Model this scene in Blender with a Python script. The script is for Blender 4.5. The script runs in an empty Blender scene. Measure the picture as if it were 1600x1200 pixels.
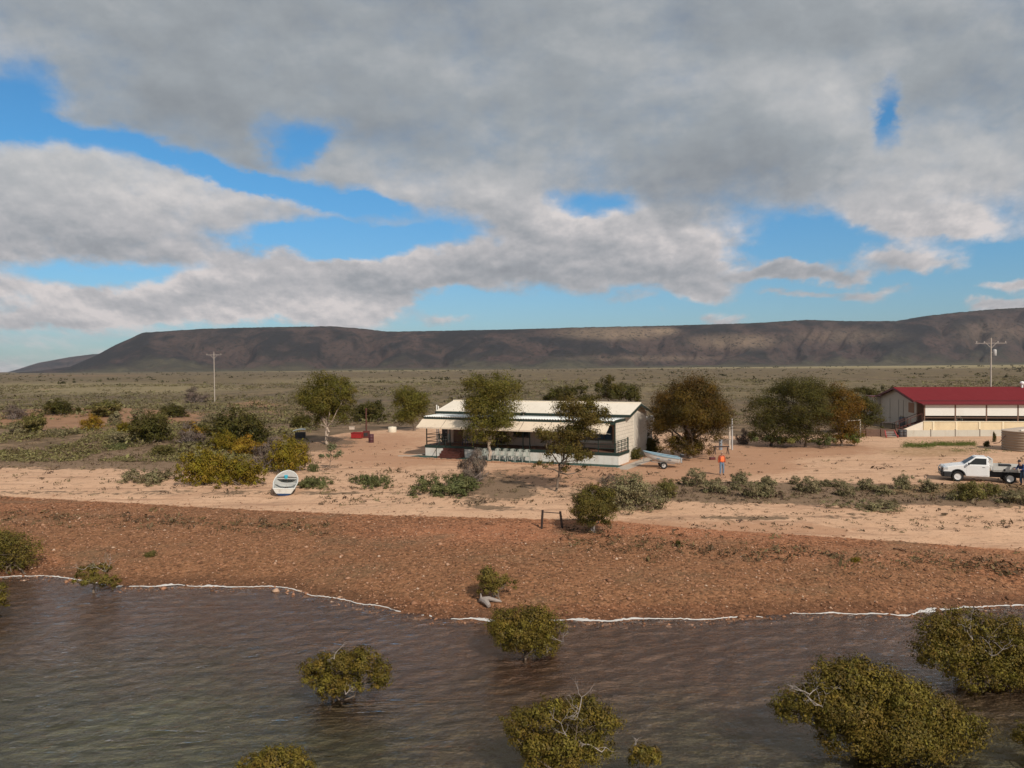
import bpy, bmesh, math, random
import numpy as np
from mathutils import Vector, Matrix
random.seed(7); RNG = np.random.default_rng(11)
S = bpy.context.scene
COL = S.collection
rad = math.radians

# ------------------------------------------------------------------ camera
F = 1200.0; CAMZ = 9.8
PITCH = math.atan(26.5 / F); ROLL = rad(0.5)
_f = Vector((0, math.cos(PITCH), -math.sin(PITCH)))
_u0 = Vector((0, math.sin(PITCH), math.cos(PITCH))); _r0 = Vector((1, 0, 0))
_r = _r0 * math.cos(ROLL) - _u0 * math.sin(ROLL)
_u = _u0 * math.cos(ROLL) + _r0 * math.sin(ROLL)
cam = bpy.data.cameras.new("camera"); camo = bpy.data.objects.new("camera", cam); COL.objects.link(camo)
m = Matrix((_r, _u, -_f)).transposed().to_4x4(); m.translation = Vector((0, 0, CAMZ))
camo.matrix_world = m
cam.sensor_width = 36; cam.lens = 36 * F / 1600; cam.clip_start = 0.5; cam.clip_end = 60000
S.camera = camo
S.render.resolution_x, S.render.resolution_y = 1024, 768

# ------------------------------------------------------------------ light
SUN_EL = rad(38); SUN_AZ = rad(152)
sd = Vector((math.sin(SUN_AZ) * math.cos(SUN_EL), math.cos(SUN_AZ) * math.cos(SUN_EL), math.sin(SUN_EL)))
sl = bpy.data.lights.new("sun", 'SUN'); sl.energy = 4.1; sl.angle = rad(1.5); sl.color = (1.0, 0.905, 0.79)
slo = bpy.data.objects.new("sun", sl); COL.objects.link(slo)
slo.rotation_euler = (-sd).to_track_quat('-Z', 'Y').to_euler(); slo.location = (30, -60, 60)
S.view_settings.view_transform = 'Standard'; S.view_settings.look = 'None'
S.view_settings.exposure = 0.0; S.view_settings.gamma = 1.0

# ------------------------------------------------------------------ node helper
class N:
    def __init__(s, nt): s.nt = nt
    def new(s, t, **k):
        n = s.nt.nodes.new(t)
        for a, b in k.items(): setattr(n, a, b)
        return n
    def put(s, sock, v):
        if isinstance(v, bpy.types.NodeSocket): s.nt.links.new(v, sock)
        elif v is not None:
            if hasattr(sock.default_value, '__len__') and not hasattr(v, '__len__'): v = (v,) * len(sock.default_value)
            if hasattr(sock.default_value, '__len__') and len(sock.default_value) == 4 and len(v) == 3: v = (*v, 1)
            sock.default_value = v
    def math(s, op, a, b=None, c=None, clamp=False):
        n = s.new('ShaderNodeMath', operation=op); n.use_clamp = clamp
        for i, v in enumerate((a, b, c)):
            if v is not None: s.put(n.inputs[i], v)
        return n.outputs[0]
    def add(s, a, b): return s.math('ADD', a, b)
    def sub(s, a, b): return s.math('SUBTRACT', a, b)
    def mul(s, a, b): return s.math('MULTIPLY', a, b)
    def vmath(s, op, a, b=None):
        n = s.new('ShaderNodeVectorMath', operation=op); s.put(n.inputs[0], a)
        if b is not None: s.put(n.inputs[1], b)
        return n.outputs[1] if op in ('LENGTH', 'DOT_PRODUCT') else n.outputs[0]
    def step(s, v, a, b, lo=0.0, hi=1.0):
        n = s.new('ShaderNodeMapRange', interpolation_type='SMOOTHSTEP')
        for i, q in enumerate((v, a, b, lo, hi)): s.put(n.inputs[i], q)
        return n.outputs[0]
    def mix(s, f, a, b, mode='MIX'):
        n = s.new('ShaderNodeMix', data_type='RGBA', blend_type=mode)
        s.put(n.inputs[0], f); s.put(n.inputs[6], a); s.put(n.inputs[7], b); return n.outputs[2]
    def noise(s, vec, scale, detail=4, rough=0.55, dist=0.0, out=0):
        n = s.new('ShaderNodeTexNoise'); s.put(n.inputs['Vector'], vec)
        s.put(n.inputs['Scale'], scale); s.put(n.inputs['Detail'], detail); s.put(n.inputs['Roughness'], rough); s.put(n.inputs['Distortion'], dist)
        return n.outputs[out]
    def mapping(s, vec, loc=(0, 0, 0), rot=(0, 0, 0), scale=(1, 1, 1)):
        n = s.new('ShaderNodeMapping', vector_type='POINT'); s.put(n.inputs[0], vec)
        n.inputs[1].default_value = loc; n.inputs[2].default_value = rot; n.inputs[3].default_value = scale
        return n.outputs[0]
    def attr(s, name, out='Fac'):
        n = s.new('ShaderNodeAttribute', attribute_name=name); return n.outputs[out]
    def ramp(s, f, stops):
        n = s.new('ShaderNodeValToRGB'); s.put(n.inputs[0], f)
        e = n.color_ramp.elements
        while len(e) < len(stops): e.new(0.5)
        for q, (p, c) in zip(e, stops): q.position = p; q.color = (*c, 1)
        return n.outputs[0]

# ------------------------------------------------------------------ sky
W = bpy.data.worlds.new("World"); S.world = W; W.use_nodes = True
nt = W.node_tree; nt.nodes.clear(); n = N(nt)
tc = n.new('ShaderNodeTexCoord').outputs['Generated']
sep = n.new('ShaderNodeSeparateXYZ'); n.put(sep.inputs[0], tc); dx, dy, dz = sep.outputs
ady = n.math('MAXIMUM', n.math('ABSOLUTE', dy), 0.12)
s_ = n.math('DIVIDE', dx, ady); t_ = n.math('DIVIDE', dz, ady)
cmb = n.new('ShaderNodeCombineXYZ'); n.put(cmb.inputs[0], s_); n.put(cmb.inputs[1], t_)
# cloud-deck coordinates: the layer seen in perspective, foreshortened towards the horizon
tt = n.math('POWER', n.math('MAXIMUM', t_, 0.004), 0.72)
cp = n.new('ShaderNodeCombineXYZ'); n.put(cp.inputs[0], n.math('DIVIDE', s_, n.add(n.mul(tt, 0.20), 0.24))); n.put(cp.inputs[1], n.mul(tt, 4.3))
q = cp.outputs[0]
warp = n.noise(q, 1.9, 6, 0.62, out=1)
wv = n.vmath('MULTIPLY', n.vmath('SUBTRACT', warp, (0.5, 0.5, 0.5)), (0.19, 0.085, 0))
st = n.vmath('ADD', cmb.outputs[0], wv)
def ell(px, py, rx, ry, ang=0, soft=1.0):
    a = rad(ang)            # positive = runs down to the right in the view
    loc = ((px - 800) / F, (574 - (px - 800) * 0.00875 - py) / F, 0)
    v = n.vmath('SUBTRACT', st, loc)
    v = n.mapping(v, rot=(0, 0, a)); v = n.vmath('MULTIPLY', v, (F / rx, F / ry, 0))
    return n.step(n.vmath('LENGTH', v), 1.0 + 1.05 * soft, 1.0 - 0.95 * soft)
def total(lst):
    r = None
    for e in lst:
        w = e[0]; x = n.mul(ell(*e[1:]), w); r = x if r is None else n.add(r, x)
    return r
holes = total([(0.95, 25, 160, 62, 50, 20), (0.9, 120, 216, 110, 18, 12), (0.6, 465, 205, 42, 34, 25), (0.55, 500, 222, 44, 22, -20), (0.85, 330, 255, 110, 15, 14), (0.9, 470, 292, 130, 17, 12), (0.8, 590, 322, 90, 12, 6),
               (0.95, 640, 368, 120, 28, 3), (0.8, 520, 372, 80, 22, 0), (0.95, 938, 321, 62, 20, 3), (0.6, 1368, 152, 20, 26, 20), (0.55, 1380, 188, 16, 30, 0), (0.85, 1220, 372, 90, 36, 0),
               (0.7, 1400, 385, 170, 34, 0), (0.6, 1560, 400, 90, 60, 0), (1.05, 1240, 470, 420, 52, -2), (0.9, 710, 478, 95, 26, 0), (0.95, 180, 428, 130, 18, 0), (0.8, 470, 378, 90, 16, 10), (0.5, 330, 520, 120, 16, 0),
               (0.7, 20, 480, 70, 14, 0), (0.6, 120, 535, 230, 36, 0), (0.6, 430, 500, 60, 18, 0), (0.85, 900, 500, 200, 28, 0), (0.6, 800, 545, 900, 30, 0)])
puffs = total([(1.32, 1450, 360, 95, 20, 0), (1.40, 1435, 412, 95, 17, -2), (1.24, 1225, 424, 46, 12, 0), (1.15, 1345, 466, 62, 11, 0), (1.48, 1130, 498, 40, 12, 0),
               (1.40, 700, 503, 46, 14, 0), (1.32, 1548, 475, 40, 11, 0), (1.40, 1590, 441, 34, 13, 0), (0.99, 1310, 438, 50, 9, 0), (1.24, 375, 497, 55, 16, 0),
               (1.24, 530, 482, 95, 22, 0), (0.91, 1020, 492, 40, 7, 0), (0.99, 900, 498, 36, 7, 0), (0.80, 130, 488, 130, 18, 0), (0.82, 1110, 455, 50, 16, 0),
               (1.15, 1000, 395, 180, 50, 8), (0.63, 640, 335, 60, 12, 0), (0.69, 300, 455, 220, 22, -3), (0.82, 640, 420, 150, 24, 0), (0.82, 960, 470, 40, 8, 0), (0.74, 1240, 462, 30, 6, 0), (0.57, 240, 520, 80, 9, 0), (0.52, 60, 530, 90, 10, 0), (0.57, 150, 562, 330, 20, 0), (0.40, 100, 500, 90, 12, 0)])
na = n.noise(q, 1.25, 10, 0.58); nb = n.noise(q, 4.6, 8, 0.62)
q2 = n.vmath('ADD', q, (0.05, 0.16, 0)); na2 = n.noise(q2, 1.25, 7, 0.56); nb2 = n.noise(n.vmath('ADD', q, (0.02, 0.055, 0)), 4.6, 5, 0.6)
lowt = n.step(t_, 0.30, 0.14)
dens = n.add(n.sub(n.add(0.87, puffs), n.mul(holes, 1.12)), n.add(n.mul(n.sub(na, 0.5), 1.15), n.mul(n.sub(nb, 0.5), n.math('MULTIPLY_ADD', lowt, 0.30, 0.62))))
cover = n.step(dens, n.math('MULTIPLY_ADD', lowt, 0.08, -0.06), n.math('MULTIPLY_ADD', lowt, -0.04, 0.95), 0.0, 0.98)
# thick parts are grey underneath, thin rims and sunlit tops are bright
darks = total([(1.0, 1085, 262, 190, 72, -4), (0.85, 380, 178, 230, 66, 10), (0.65, 640, 30, 420, 60, 0), (0.5, 1530, 120, 120, 90, 0), (0.6, 170, 388, 280, 34, 0),
               (0.6, 600, 458, 230, 20, 2), (0.6, 1010, 436, 190, 26, 0), (0.35, 830, 200, 150, 60, 0), (0.4, 1250, 50, 200, 50, 0), (0.35, 220, 470, 120, 14, 0)])
brights = total([(0.9, 140, 255, 230, 34, 8), (0.7, 420, 318, 150, 24, 10), (0.9, 960, 345, 120, 22, 4), (0.6, 1090, 385, 90, 24, 0), (0.8, 250, 448, 200, 15, -4), (0.7, 610, 405, 160, 15, 0), (0.6, 60, 60, 120, 70, 0),
               (0.7, 900, 240, 120, 40, 0), (0.8, 1290, 170, 70, 60, 0), (0.6, 1290, 90, 160, 50, 0), (0.9, 1440, 352, 90, 14, 0), (0.9, 1435, 404, 95, 11, 0), (0.9, 540, 490, 90, 18, 0), (0.9, 700, 498, 50, 12, 0), (0.6, 1050, 350, 200, 24, 8), (0.7, 620, 270, 220, 26, 14), (0.8, 170, 490, 140, 10, 0), (0.7, 30, 420, 80, 30, 0), (0.5, 1500, 250, 160, 60, 0), (0.6, 230, 480, 320, 40, -3), (0.5, 150, 560, 300, 30, 0)])
thick = n.step(dens, 0.55, 1.45)
relief = n.add(n.mul(n.sub(na, na2), 0.9), n.mul(n.sub(nb, nb2), n.math('MULTIPLY_ADD', lowt, 0.55, 0.35)))
nl = n.noise(q, 0.55, 5, 0.55)
lum = n.sub(n.add(n.add(n.math('MULTIPLY_ADD', lowt, 0.14, 0.66), n.mul(n.sub(nl, 0.5), 0.55)), n.math('MINIMUM', n.math('MAXIMUM', relief, -0.2), 0.2)), n.sub(n.add(n.mul(darks, 0.24), n.mul(thick, 0.15)), n.mul(brights, 0.17)))
cl = n.ramp(lum, [(0.0, (1.7, 1.85, 2.0)), (0.3, (2.55, 2.75, 2.95)), (0.55, (3.4, 3.65, 3.85)), (0.8, (5.0, 5.05, 5.1)), (1.0, (7.0, 6.75, 6.55))])
cl = n.mix(lowt, cl, n.mix(1.0, cl, (1.035, 0.985, 0.985), 'MULTIPLY'))
sky = n.new('ShaderNodeTexSky', sky_type='NISHITA'); sky.sun_disc = False; sky.sun_elevation = SUN_EL; sky.sun_rotation = SUN_AZ
sky.air_density = 1.0; sky.dust_density = 0.6; sky.ozone_density = 2.0
tint = n.mix(n.step(t_, 0.0, 0.30), (0.56, 0.76, 0.93), (0.40, 0.90, 1.16)); blue = n.mix(1.0, sky.outputs[0], tint, 'MULTIPLY')
colr = n.mix(cover, blue, cl)
bg = n.new('ShaderNodeBackground'); n.put(bg.inputs[0], colr); bg.inputs[1].default_value = 0.1
wo = n.new('ShaderNodeOutputWorld'); nt.links.new(bg.outputs[0], wo.inputs[0])

# ------------------------------------------------------------------ numpy noise, projection, terrain
def _h(i, j, s):
    v = np.sin(i * 127.1 + j * 311.7 + s * 74.7) * 43758.5453
    return v - np.floor(v)
def vn(x, y, s=0):
    i, j = np.floor(x), np.floor(y); a, b = x - i, y - j
    a = a * a * (3 - 2 * a); b = b * b * (3 - 2 * b)
    return (_h(i, j, s) * (1 - a) + _h(i + 1, j, s) * a) * (1 - b) + (_h(i, j + 1, s) * (1 - a) + _h(i + 1, j + 1, s) * a) * b
def fbm(x, y, o=4, s=0):
    t = 0; a = 0.5; w = 0
    for k in range(o):
        t = t + a * vn(x, y, s + k); w += a; x = x * 2.03 + 17.1; y = y * 2.03 + 5.3; a *= 0.5
    return t / w
def sm(x, a, b):
    t = np.clip((x - a) / (b - a), 0, 1); return t * t * (3 - 2 * t)
def ray(px, py):
    return _f * F + _r * (px - 800) + _u * (600 - py)
def PZ(px, py, z):
    d = ray(px, py); k = (z - CAMZ) / d.z; return Vector((d.x * k, d.y * k, z))
def PY(px, py, y):
    d = ray(px, py); k = y / d.y; return Vector((d.x * k, y, CAMZ + d.z * k))
def proj(x, y, z):
    a = x * _r.x + y * _r.y + (z - CAMZ) * _r.z; b = x * _u.x + y * _u.y + (z - CAMZ) * _u.z
    c = x * _f.x + y * _f.y + (z - CAMZ) * _f.z
    c = np.where(c < 0.5, 0.5, c) if isinstance(c, np.ndarray) else max(c, 0.5)
    return 800 + F * a / c, 600 - F * b / c
_sh = [PZ(a, b, 0) for a, b in [(0, 903), (60, 900), (100, 903), (180, 917), (300, 916), (450, 918), (490, 930), (560, 940), (650, 958), (720, 968), (800, 970), (900, 968),
       (1000, 968), (1100, 966), (1180, 962), (1250, 957), (1330, 956), (1400, 961), (1440, 957), (1500, 950), (1600, 945)]]
SX = np.array([-4000, -300, -60] + [v.x for v in _sh] + [60, 300, 4000.]); SY = np.array([60, 60, 40] + [v.y for v in _sh] + [26, 10, 0.])
def shore(x): return np.interp(x, SX, SY) + 0.35 * (fbm(x * 0.55, x * 0 + 3.3, 3, 5) - 0.5) * 2
def hgt(x, y):
    x = np.asarray(x, float); y = np.asarray(y, float)
    d = y - shore(x)
    h = np.where(d > 0, 1.7 * (1 - np.exp(-np.maximum(d, 0) / 7.0)), -np.minimum(0.032 * np.abs(np.minimum(d, 0)), 0.42))
    far = sm(d, 14, 30)
    h = h + (fbm(x * 0.12, y * 0.12, 4, 2) - 0.5) * 0.35 * sm(d, 3, 14) * (1 - 0.6 * far) + (fbm(x * 1.3, y * 1.3, 3, 3) - 0.5) * 0.10 * sm(d, 0.3, 3) * (1 - 0.5 * far)
    g = np.exp(-((x + 75) / 42) ** 2 - ((y - 128) / 20) ** 2) * 1.5 + np.exp(-((x + 45) / 22) ** 2 - ((y - 96) / 12) ** 2) * 0.8
    h = h + g * (0.6 + 0.8 * fbm(x * 0.06, y * 0.06, 3, 9))
    h = h + sm(y, 900, 3300) * 3.0 * 0 + (fbm(x * 0.01, y * 0.01, 3, 12) - 0.5) * 1.0 * sm(y, 150, 400)
    h = _pad(h, x, y, -8.02, 70.8, -0.4553, -2.5, 21, -2.6, 12, 1.66)
    return _pad(h, x, y, 49.6, 92.6, -0.1745, -6, 26, -5, 21, 1.66)
def _pad(h, x, y, ox, oy, a, x0, x1, y0, y1, lev):
    c, s_ = math.cos(a), math.sin(a); u = (x - ox) * c + (y - oy) * s_; v = -(x - ox) * s_ + (y - oy) * c
    m = sm(u, x0 - 3, x0) * (1 - sm(u, x1, x1 + 3)) * sm(v, y0 - 2.5, y0) * (1 - sm(v, y1, y1 + 3)); return h * (1 - m) + lev * m
def gz(x, y): return float(hgt(x, y))
def P(px, py):
    z = 1.6
    for k in range(60):
        v = PZ(px, py, z); g = gz(v.x, v.y)
        if abs(g - z) < 0.002: break
        z = z * 0.45 + g * 0.55
    v.z = gz(v.x, v.y); return v

# ------------------------------------------------------------------ mesh helpers
def mesh_np(name, V, Fc, attrs=None, smooth=False):
    V = np.asarray(V, np.float32); Fc = np.asarray(Fc, np.int32)
    me = bpy.data.meshes.new(name); k = Fc.shape[1]
    me.vertices.add(len(V)); me.vertices.foreach_set('co', V.ravel())
    me.loops.add(Fc.size); me.loops.foreach_set('vertex_index', Fc.ravel())
    me.polygons.add(len(Fc)); me.polygons.foreach_set('loop_start', np.arange(0, Fc.size, k, dtype=np.int32))
    me.polygons.foreach_set('loop_total', np.full(len(Fc), k, np.int32))
    if smooth: me.polygons.foreach_set('use_smooth', np.ones(len(Fc), bool))
    for an, (dom, arr) in (attrs or {}).items():
        at = me.attributes.new(an, 'FLOAT', dom); at.data.foreach_set('value', np.asarray(arr, np.float32))
    me.update(calc_edges=True); me.validate(); return me
def link(name, me, mat, parent=None):
    o = bpy.data.objects.new(name, me); COL.objects.link(o)
    if mat is not None and len(me.materials) == 0: me.materials.append(mat)
    if parent is not None: o.parent = parent
    return o
def tag(o, label=None, cat=None, group=None, kind=None):
    if label: o['label'] = label
    if cat: o['category'] = cat
    if group: o['group'] = group
    if kind: o['kind'] = kind
    return o
def empty(name, loc, rz=0, label=None, cat=None, group=None):
    o = bpy.data.objects.new(name, None); COL.objects.link(o); o.empty_display_size = 0.3
    o.location = loc; o.rotation_euler = (0, 0, rz); return tag(o, label, cat, group)
def copy_thing(src, loc, rz, scale, label, group=None):
    c = src.copy(); COL.objects.link(c); c.location = loc; c.rotation_euler = (0, 0, rz); c.scale = scale
    c['label'] = label
    if group: c['group'] = group
    for ch in list(src.children):
        k = ch.copy(); COL.objects.link(k); k.parent = c
        for g in ch.children:
            h = g.copy(); COL.objects.link(h); h.parent = k
    return c
class MB:
    def __init__(s): s.v = []; s.f = []
    def add(s, vs, fs):
        b = len(s.v); s.v += [tuple(q) for q in vs]; s.f += [tuple(i + b for i in q) for q in fs]; return s
    def box(s, c, d, rz=0, rot=None):
        x, y, z = d[0] / 2, d[1] / 2, d[2] / 2
        vs = [Vector((a * x, b * y, e * z)) for a in (-1, 1) for b in (-1, 1) for e in (-1, 1)]
        M = rot if rot is not None else Matrix.Rotation(rz, 3, 'Z')
        vs = [M @ q + Vector(c) for q in vs]
        return s.add(vs, [(0, 1, 3, 2), (4, 6, 7, 5), (0, 4, 5, 1), (2, 3, 7, 6), (0, 2, 6, 4), (1, 5, 7, 3)])
    def bx(s, x0, x1, y0, y1, z0, z1): return s.box(((x0 + x1) / 2, (y0 + y1) / 2, (z0 + z1) / 2), (x1 - x0, y1 - y0, z1 - z0))
    def tube(s, pts, r, k=6, cap=True):
        pts = [Vector(p) for p in pts]; r = r if hasattr(r, '__len__') else [r] * len(pts)
        base = len(s.v); up = Vector((0, 0, 1))
        for i, p in enumerate(pts):
            t = (pts[min(i + 1, len(pts) - 1)] - pts[max(i - 1, 0)]).normalized()
            a = t.cross(up if abs(t.z) < 0.95 else Vector((1, 0, 0))).normalized(); b = t.cross(a)
            for j in range(k):
                w = 2 * math.pi * j / k; s.v.append(tuple(p + (a * math.cos(w) + b * math.sin(w)) * r[i]))
        for i in range(len(pts) - 1):
            for j in range(k):
                j2 = (j + 1) % k; s.f.append((base + i * k + j, base + i * k + j2, base + (i + 1) * k + j2, base + (i + 1) * k + j))
        if cap:
            s.f.append(tuple(base + j for j in range(k))[::-1]); s.f.append(tuple(base + (len(pts) - 1) * k + j for j in range(k)))
        return s
    def bar(s, a, b, w, h=None):
        a, b = Vector(a), Vector(b); h = h or w; d = b - a; L = d.length; d.normalize()
        x = d.cross(Vector((0, 0, 1)) if abs(d.z) < 0.98 else Vector((0, 1, 0))).normalized(); y = x.cross(d)
        M = Matrix((x, d, y)).transposed(); return s.box((a + b) / 2, (w, L, h), rot=M)
    def lathe(s, prof, k=24, c=(0, 0, 0), axis='Z', cap=True):
        base = len(s.v)
        for (r, z) in prof:
            for j in range(k):
                w = 2 * math.pi * j / k; p = (r * math.cos(w), r * math.sin(w), z)
                if axis == 'Y': p = (p[0], p[2], p[1])
                if axis == 'X': p = (p[2], p[0], p[1])
                s.v.append((p[0] + c[0], p[1] + c[1], p[2] + c[2]))
        for i in range(len(prof) - 1):
            for j in range(k):
                j2 = (j + 1) % k; s.f.append((base + i * k + j, base + i * k + j2, base + (i + 1) * k + j2, base + (i + 1) * k + j))
        if cap: s.f.append(tuple(base + j for j in range(k))[::-1]); s.f.append(tuple(base + (len(prof) - 1) * k + j for j in range(k)))
        return s
    def prism(s, poly, a, b, fn):
        """poly of 2-D points swept from a to b; fn(p, q, t) -> xyz"""
        n_ = len(poly); base = len(s.v)
        s.v += [tuple(fn(p, q_, a)) for p, q_ in poly] + [tuple(fn(p, q_, b)) for p, q_ in poly]
        s.f.append(tuple(base + i for i in range(n_))); s.f.append(tuple(base + n_ + i for i in range(n_))[::-1])
        for i in range(n_):
            j = (i + 1) % n_; s.f.append((base + i, base + n_ + i, base + n_ + j, base + j))
        return s
    def loft(s, secs, closed=False, cap=True):
        k = len(secs[0]); base = len(s.v)
        for q_ in secs: s.v += [tuple(p) for p in q_]
        for i in range(len(secs) - 1):
            for j in range(k if closed else k - 1):
                j2 = (j + 1) % k; s.f.append((base + i * k + j, base + i * k + j2, base + (i + 1) * k + j2, base + (i + 1) * k + j))
        if cap and closed:
            s.f.append(tuple(base + j for j in range(k))[::-1]); s.f.append(tuple(base + (len(secs) - 1) * k + j for j in range(k)))
        return s
    def build(s, name, mat, parent=None, smooth=False, bevel=0):
        me = bpy.data.meshes.new(name); me.from_pydata(s.v, [], s.f); 
        bm = bmesh.new(); bm.from_mesh(me); bmesh.ops.recalc_face_normals(bm, faces=bm.faces); bm.to_mesh(me); bm.free()
        o = link(name, me, mat, parent)
        if smooth:
            for p in me.polygons: p.use_smooth = True
            try: me.set_sharp_from_angle(angle=rad(40))
            except Exception: pass
        if bevel:
            b = o.modifiers.new('bevel', 'BEVEL'); b.width = bevel; b.segments = 2; b.limit_method = 'ANGLE'; b.angle_limit = rad(40)
        return o

# ------------------------------------------------------------------ materials
def new_mat(name):
    mt = bpy.data.materials.new(name); mt.use_nodes = True; mt.node_tree.nodes.clear()
    return mt, N(mt.node_tree)
def finish(n, surf):
    o = n.new('ShaderNodeOutputMaterial'); n.nt.links.new(surf, o.inputs[0])
def pr(n, col, rough=0.7, metal=0.0, spec=0.4, normal=None):
    b = n.new('ShaderNodeBsdfPrincipled'); n.put(b.inputs['Base Color'], col); n.put(b.inputs['Roughness'], rough)
    n.put(b.inputs['Metallic'], metal); n.put(b.inputs['Specular IOR Level'], spec)
    if normal is not None: n.put(b.inputs['Normal'], normal)
    return b.outputs[0]
def bump(n, h, strength=0.4, dist=0.05):
    b = n.new('ShaderNodeBump'); n.put(b.inputs['Height'], h); b.inputs['Strength'].default_value = strength; b.inputs['Distance'].default_value = dist
    return b.outputs[0]
_mc = {}
def M(name, col, rough=0.6, metal=0.0, var=0.18, scale=3.0, spec=0.4, dirt=None, dirt_amt=0.35, bmp=0.0):
    if name in _mc: return _mc[name]
    mt, n = new_mat(name); co = n.new('ShaderNodeTexCoord').outputs['Object']
    f = n.noise(co, scale, 6, 0.6); c = n.mix(f, tuple(x * (1 - var) for x in col), tuple(min(1, x * (1 + var)) for x in col))
    if dirt is not None:
        g = n.step(n.noise(n.mapping(co, scale=(1, 1, 0.35)), scale * 0.8, 7, 0.65), 0.48, 0.72)
        c = n.mix(n.mul(g, dirt_amt), c, dirt)
    nm = bump(n, n.noise(co, scale * 6, 5, 0.6), bmp, 0.02) if bmp else None
    finish(n, pr(n, c, n.math('MULTIPLY_ADD', f, 0.25, rough - 0.12), metal, spec, nm)); _mc[name] = mt; return mt
def leaf_mat(name, dark, light, trans=0.22, rough=0.55):
    if name in _mc: return _mc[name]
    mt, n = new_mat(name); t = n.attr('tint')
    c = n.mix(t, dark, light)
    hs = n.new('ShaderNodeHueSaturation'); n.put(hs.inputs['Color'], c)
    n.put(hs.inputs['Hue'], n.math('MULTIPLY_ADD', n.attr('hue'), 0.05, 0.475))
    c = hs.outputs[0]
    p = pr(n, c, rough, 0, 0.12); tr = n.new('ShaderNodeBsdfTranslucent'); n.put(tr.inputs[0], c)
    ms = n.new('ShaderNodeMixShader'); ms.inputs[0].default_value = trans; n.nt.links.new(p, ms.inputs[1]); n.nt.links.new(tr.outputs[0], ms.inputs[2])
    finish(n, ms.outputs[0]); _mc[name] = mt; return mt

# ------------------------------------------------------------------ ground
def axis(lo, hi, a, b, fine, g):
    """fine steps in [a,b], growing by g outside to lo / hi"""
    c = list(np.arange(a, b + 1e-6, fine)); st_ = fine; x = c[-1]
    while x < hi: st_ *= g; x += st_; c.append(x)
    st_ = fine; x = a; left = []
    while x > lo: st_ *= g; x -= st_; left.append(x)
    return np.array(left[::-1] + c)
def grid(xs, ys):
    X, Y = np.meshgrid(xs, ys); nx, ny = len(xs), len(ys)
    i = np.arange((ny - 1) * (nx - 1)); r = i // (nx - 1); c = i % (nx - 1); a = r * nx + c
    return X.ravel(), Y.ravel(), np.stack([a, a + 1, a + nx + 1, a + nx], 1)
xs = axis(-9000, 9000, -33, 36, 0.2, 1.05); ys = axis(-300, 9000, 26, 62, 0.2, 1.045)
GX, GY, GF = grid(xs, ys); GZ = hgt(GX, GY)
gpx, gpy = proj(GX, GY, GZ)
d_sh = GY - shore(GX)
def pe(px, py, rx, ry, soft=0.6):
    d = np.sqrt(((gpx - px) / rx) ** 2 + ((gpy - py) / ry) ** 2); return 1 - sm(d, 1 - soft * 0.5, 1 + soft)
ok = (GY > 12)
bnd = np.interp(gpx, [-400, 0, 200, 400, 600, 760, 850, 950, 1100, 1300, 1450, 1600, 2000], [760, 776, 787, 798, 806, 810, 812, 814, 828, 840, 850, 862, 900])
m_sh = np.where(ok, sm(gpy - bnd, -7, 5), 1.0); m_sh = np.where(d_sh < 3, 1, m_sh)
vb = np.interp(gpx, [-400, 0, 200, 300, 420, 470, 540, 660, 1020, 1150, 1350, 1600, 2000], [698, 700, 702, 706, 704, 690, 677, 668, 674, 682, 676, 664, 660])
m_vg = np.where(ok, sm(vb - gpy, -4, 5), 0); m_vg = np.where(GY > 140, 1, m_vg)
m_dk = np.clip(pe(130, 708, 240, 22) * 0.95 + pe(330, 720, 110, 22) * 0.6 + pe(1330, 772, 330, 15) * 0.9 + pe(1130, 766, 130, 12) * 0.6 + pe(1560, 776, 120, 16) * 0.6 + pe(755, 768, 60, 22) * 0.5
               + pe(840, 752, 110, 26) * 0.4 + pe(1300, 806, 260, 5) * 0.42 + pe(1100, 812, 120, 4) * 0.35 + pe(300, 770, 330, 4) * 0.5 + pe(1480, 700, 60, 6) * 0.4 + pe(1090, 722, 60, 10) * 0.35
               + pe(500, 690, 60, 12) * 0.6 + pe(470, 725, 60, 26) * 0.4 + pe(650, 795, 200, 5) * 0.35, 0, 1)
m_rd = np.clip(pe(1110, 728, 130, 18) * 0.9 + pe(1240, 702, 130, 12) * 0.8 + pe(560, 690, 80, 14) * 0.35 + pe(90, 655, 150, 16) * 0.9 + pe(190, 648, 90, 10) * 0.7 + pe(310, 655, 60, 12) * 0.6
               + pe(640, 700, 160, 22) * 0.5 + pe(560, 725, 100, 14) * .4 + pe(930, 745, 160, 16) * 0.8 + pe(700, 738, 120, 16) * 0.15 + pe(1500, 672, 200, 10) * 0.2 + pe(440, 640, 80, 10) * 0.6 + pe(360, 632, 60, 4) * 0.5
               + pe(120, 587, 140, 1.6) * 0.6 + pe(70, 608, 18, 1.8) + pe(400, 628, 12, 3) + pe(1000, 830, 300, 16) * 0.8 + pe(1450, 868, 260, 12) * 0.9, 0, 1)
m_wd = np.clip(pe(700, 895, 560, 38) * .8 + pe(200, 830, 260, 36) * .9 + pe(1150, 905, 420, 44) * .7 + pe(1350, 870, 300, 12) * .8 + pe(1000, 845, 150, 10) * .7 + pe(420, 850, 160, 40) * .4, 0, 1)
m_yl = np.clip(pe(1350, 570.5, 420, 4.2) * 1.0 + pe(1000, 574, 140, 2.0) * 0.5 + pe(330, 579, 380, 1.6) * 0.6 + pe(120, 607, 230, 8) * 0.55 + pe(1200, 606, 300, 10) * 0.15  # thin strips near the horizon: sunlit band of the plain painted in
               + pe(560, 596, 150, 5) * 0.3 + pe(1520, 764, 150, 7) * 0.7 + pe(1450, 706, 60, 6) * 0.7, 0, 1)
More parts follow.
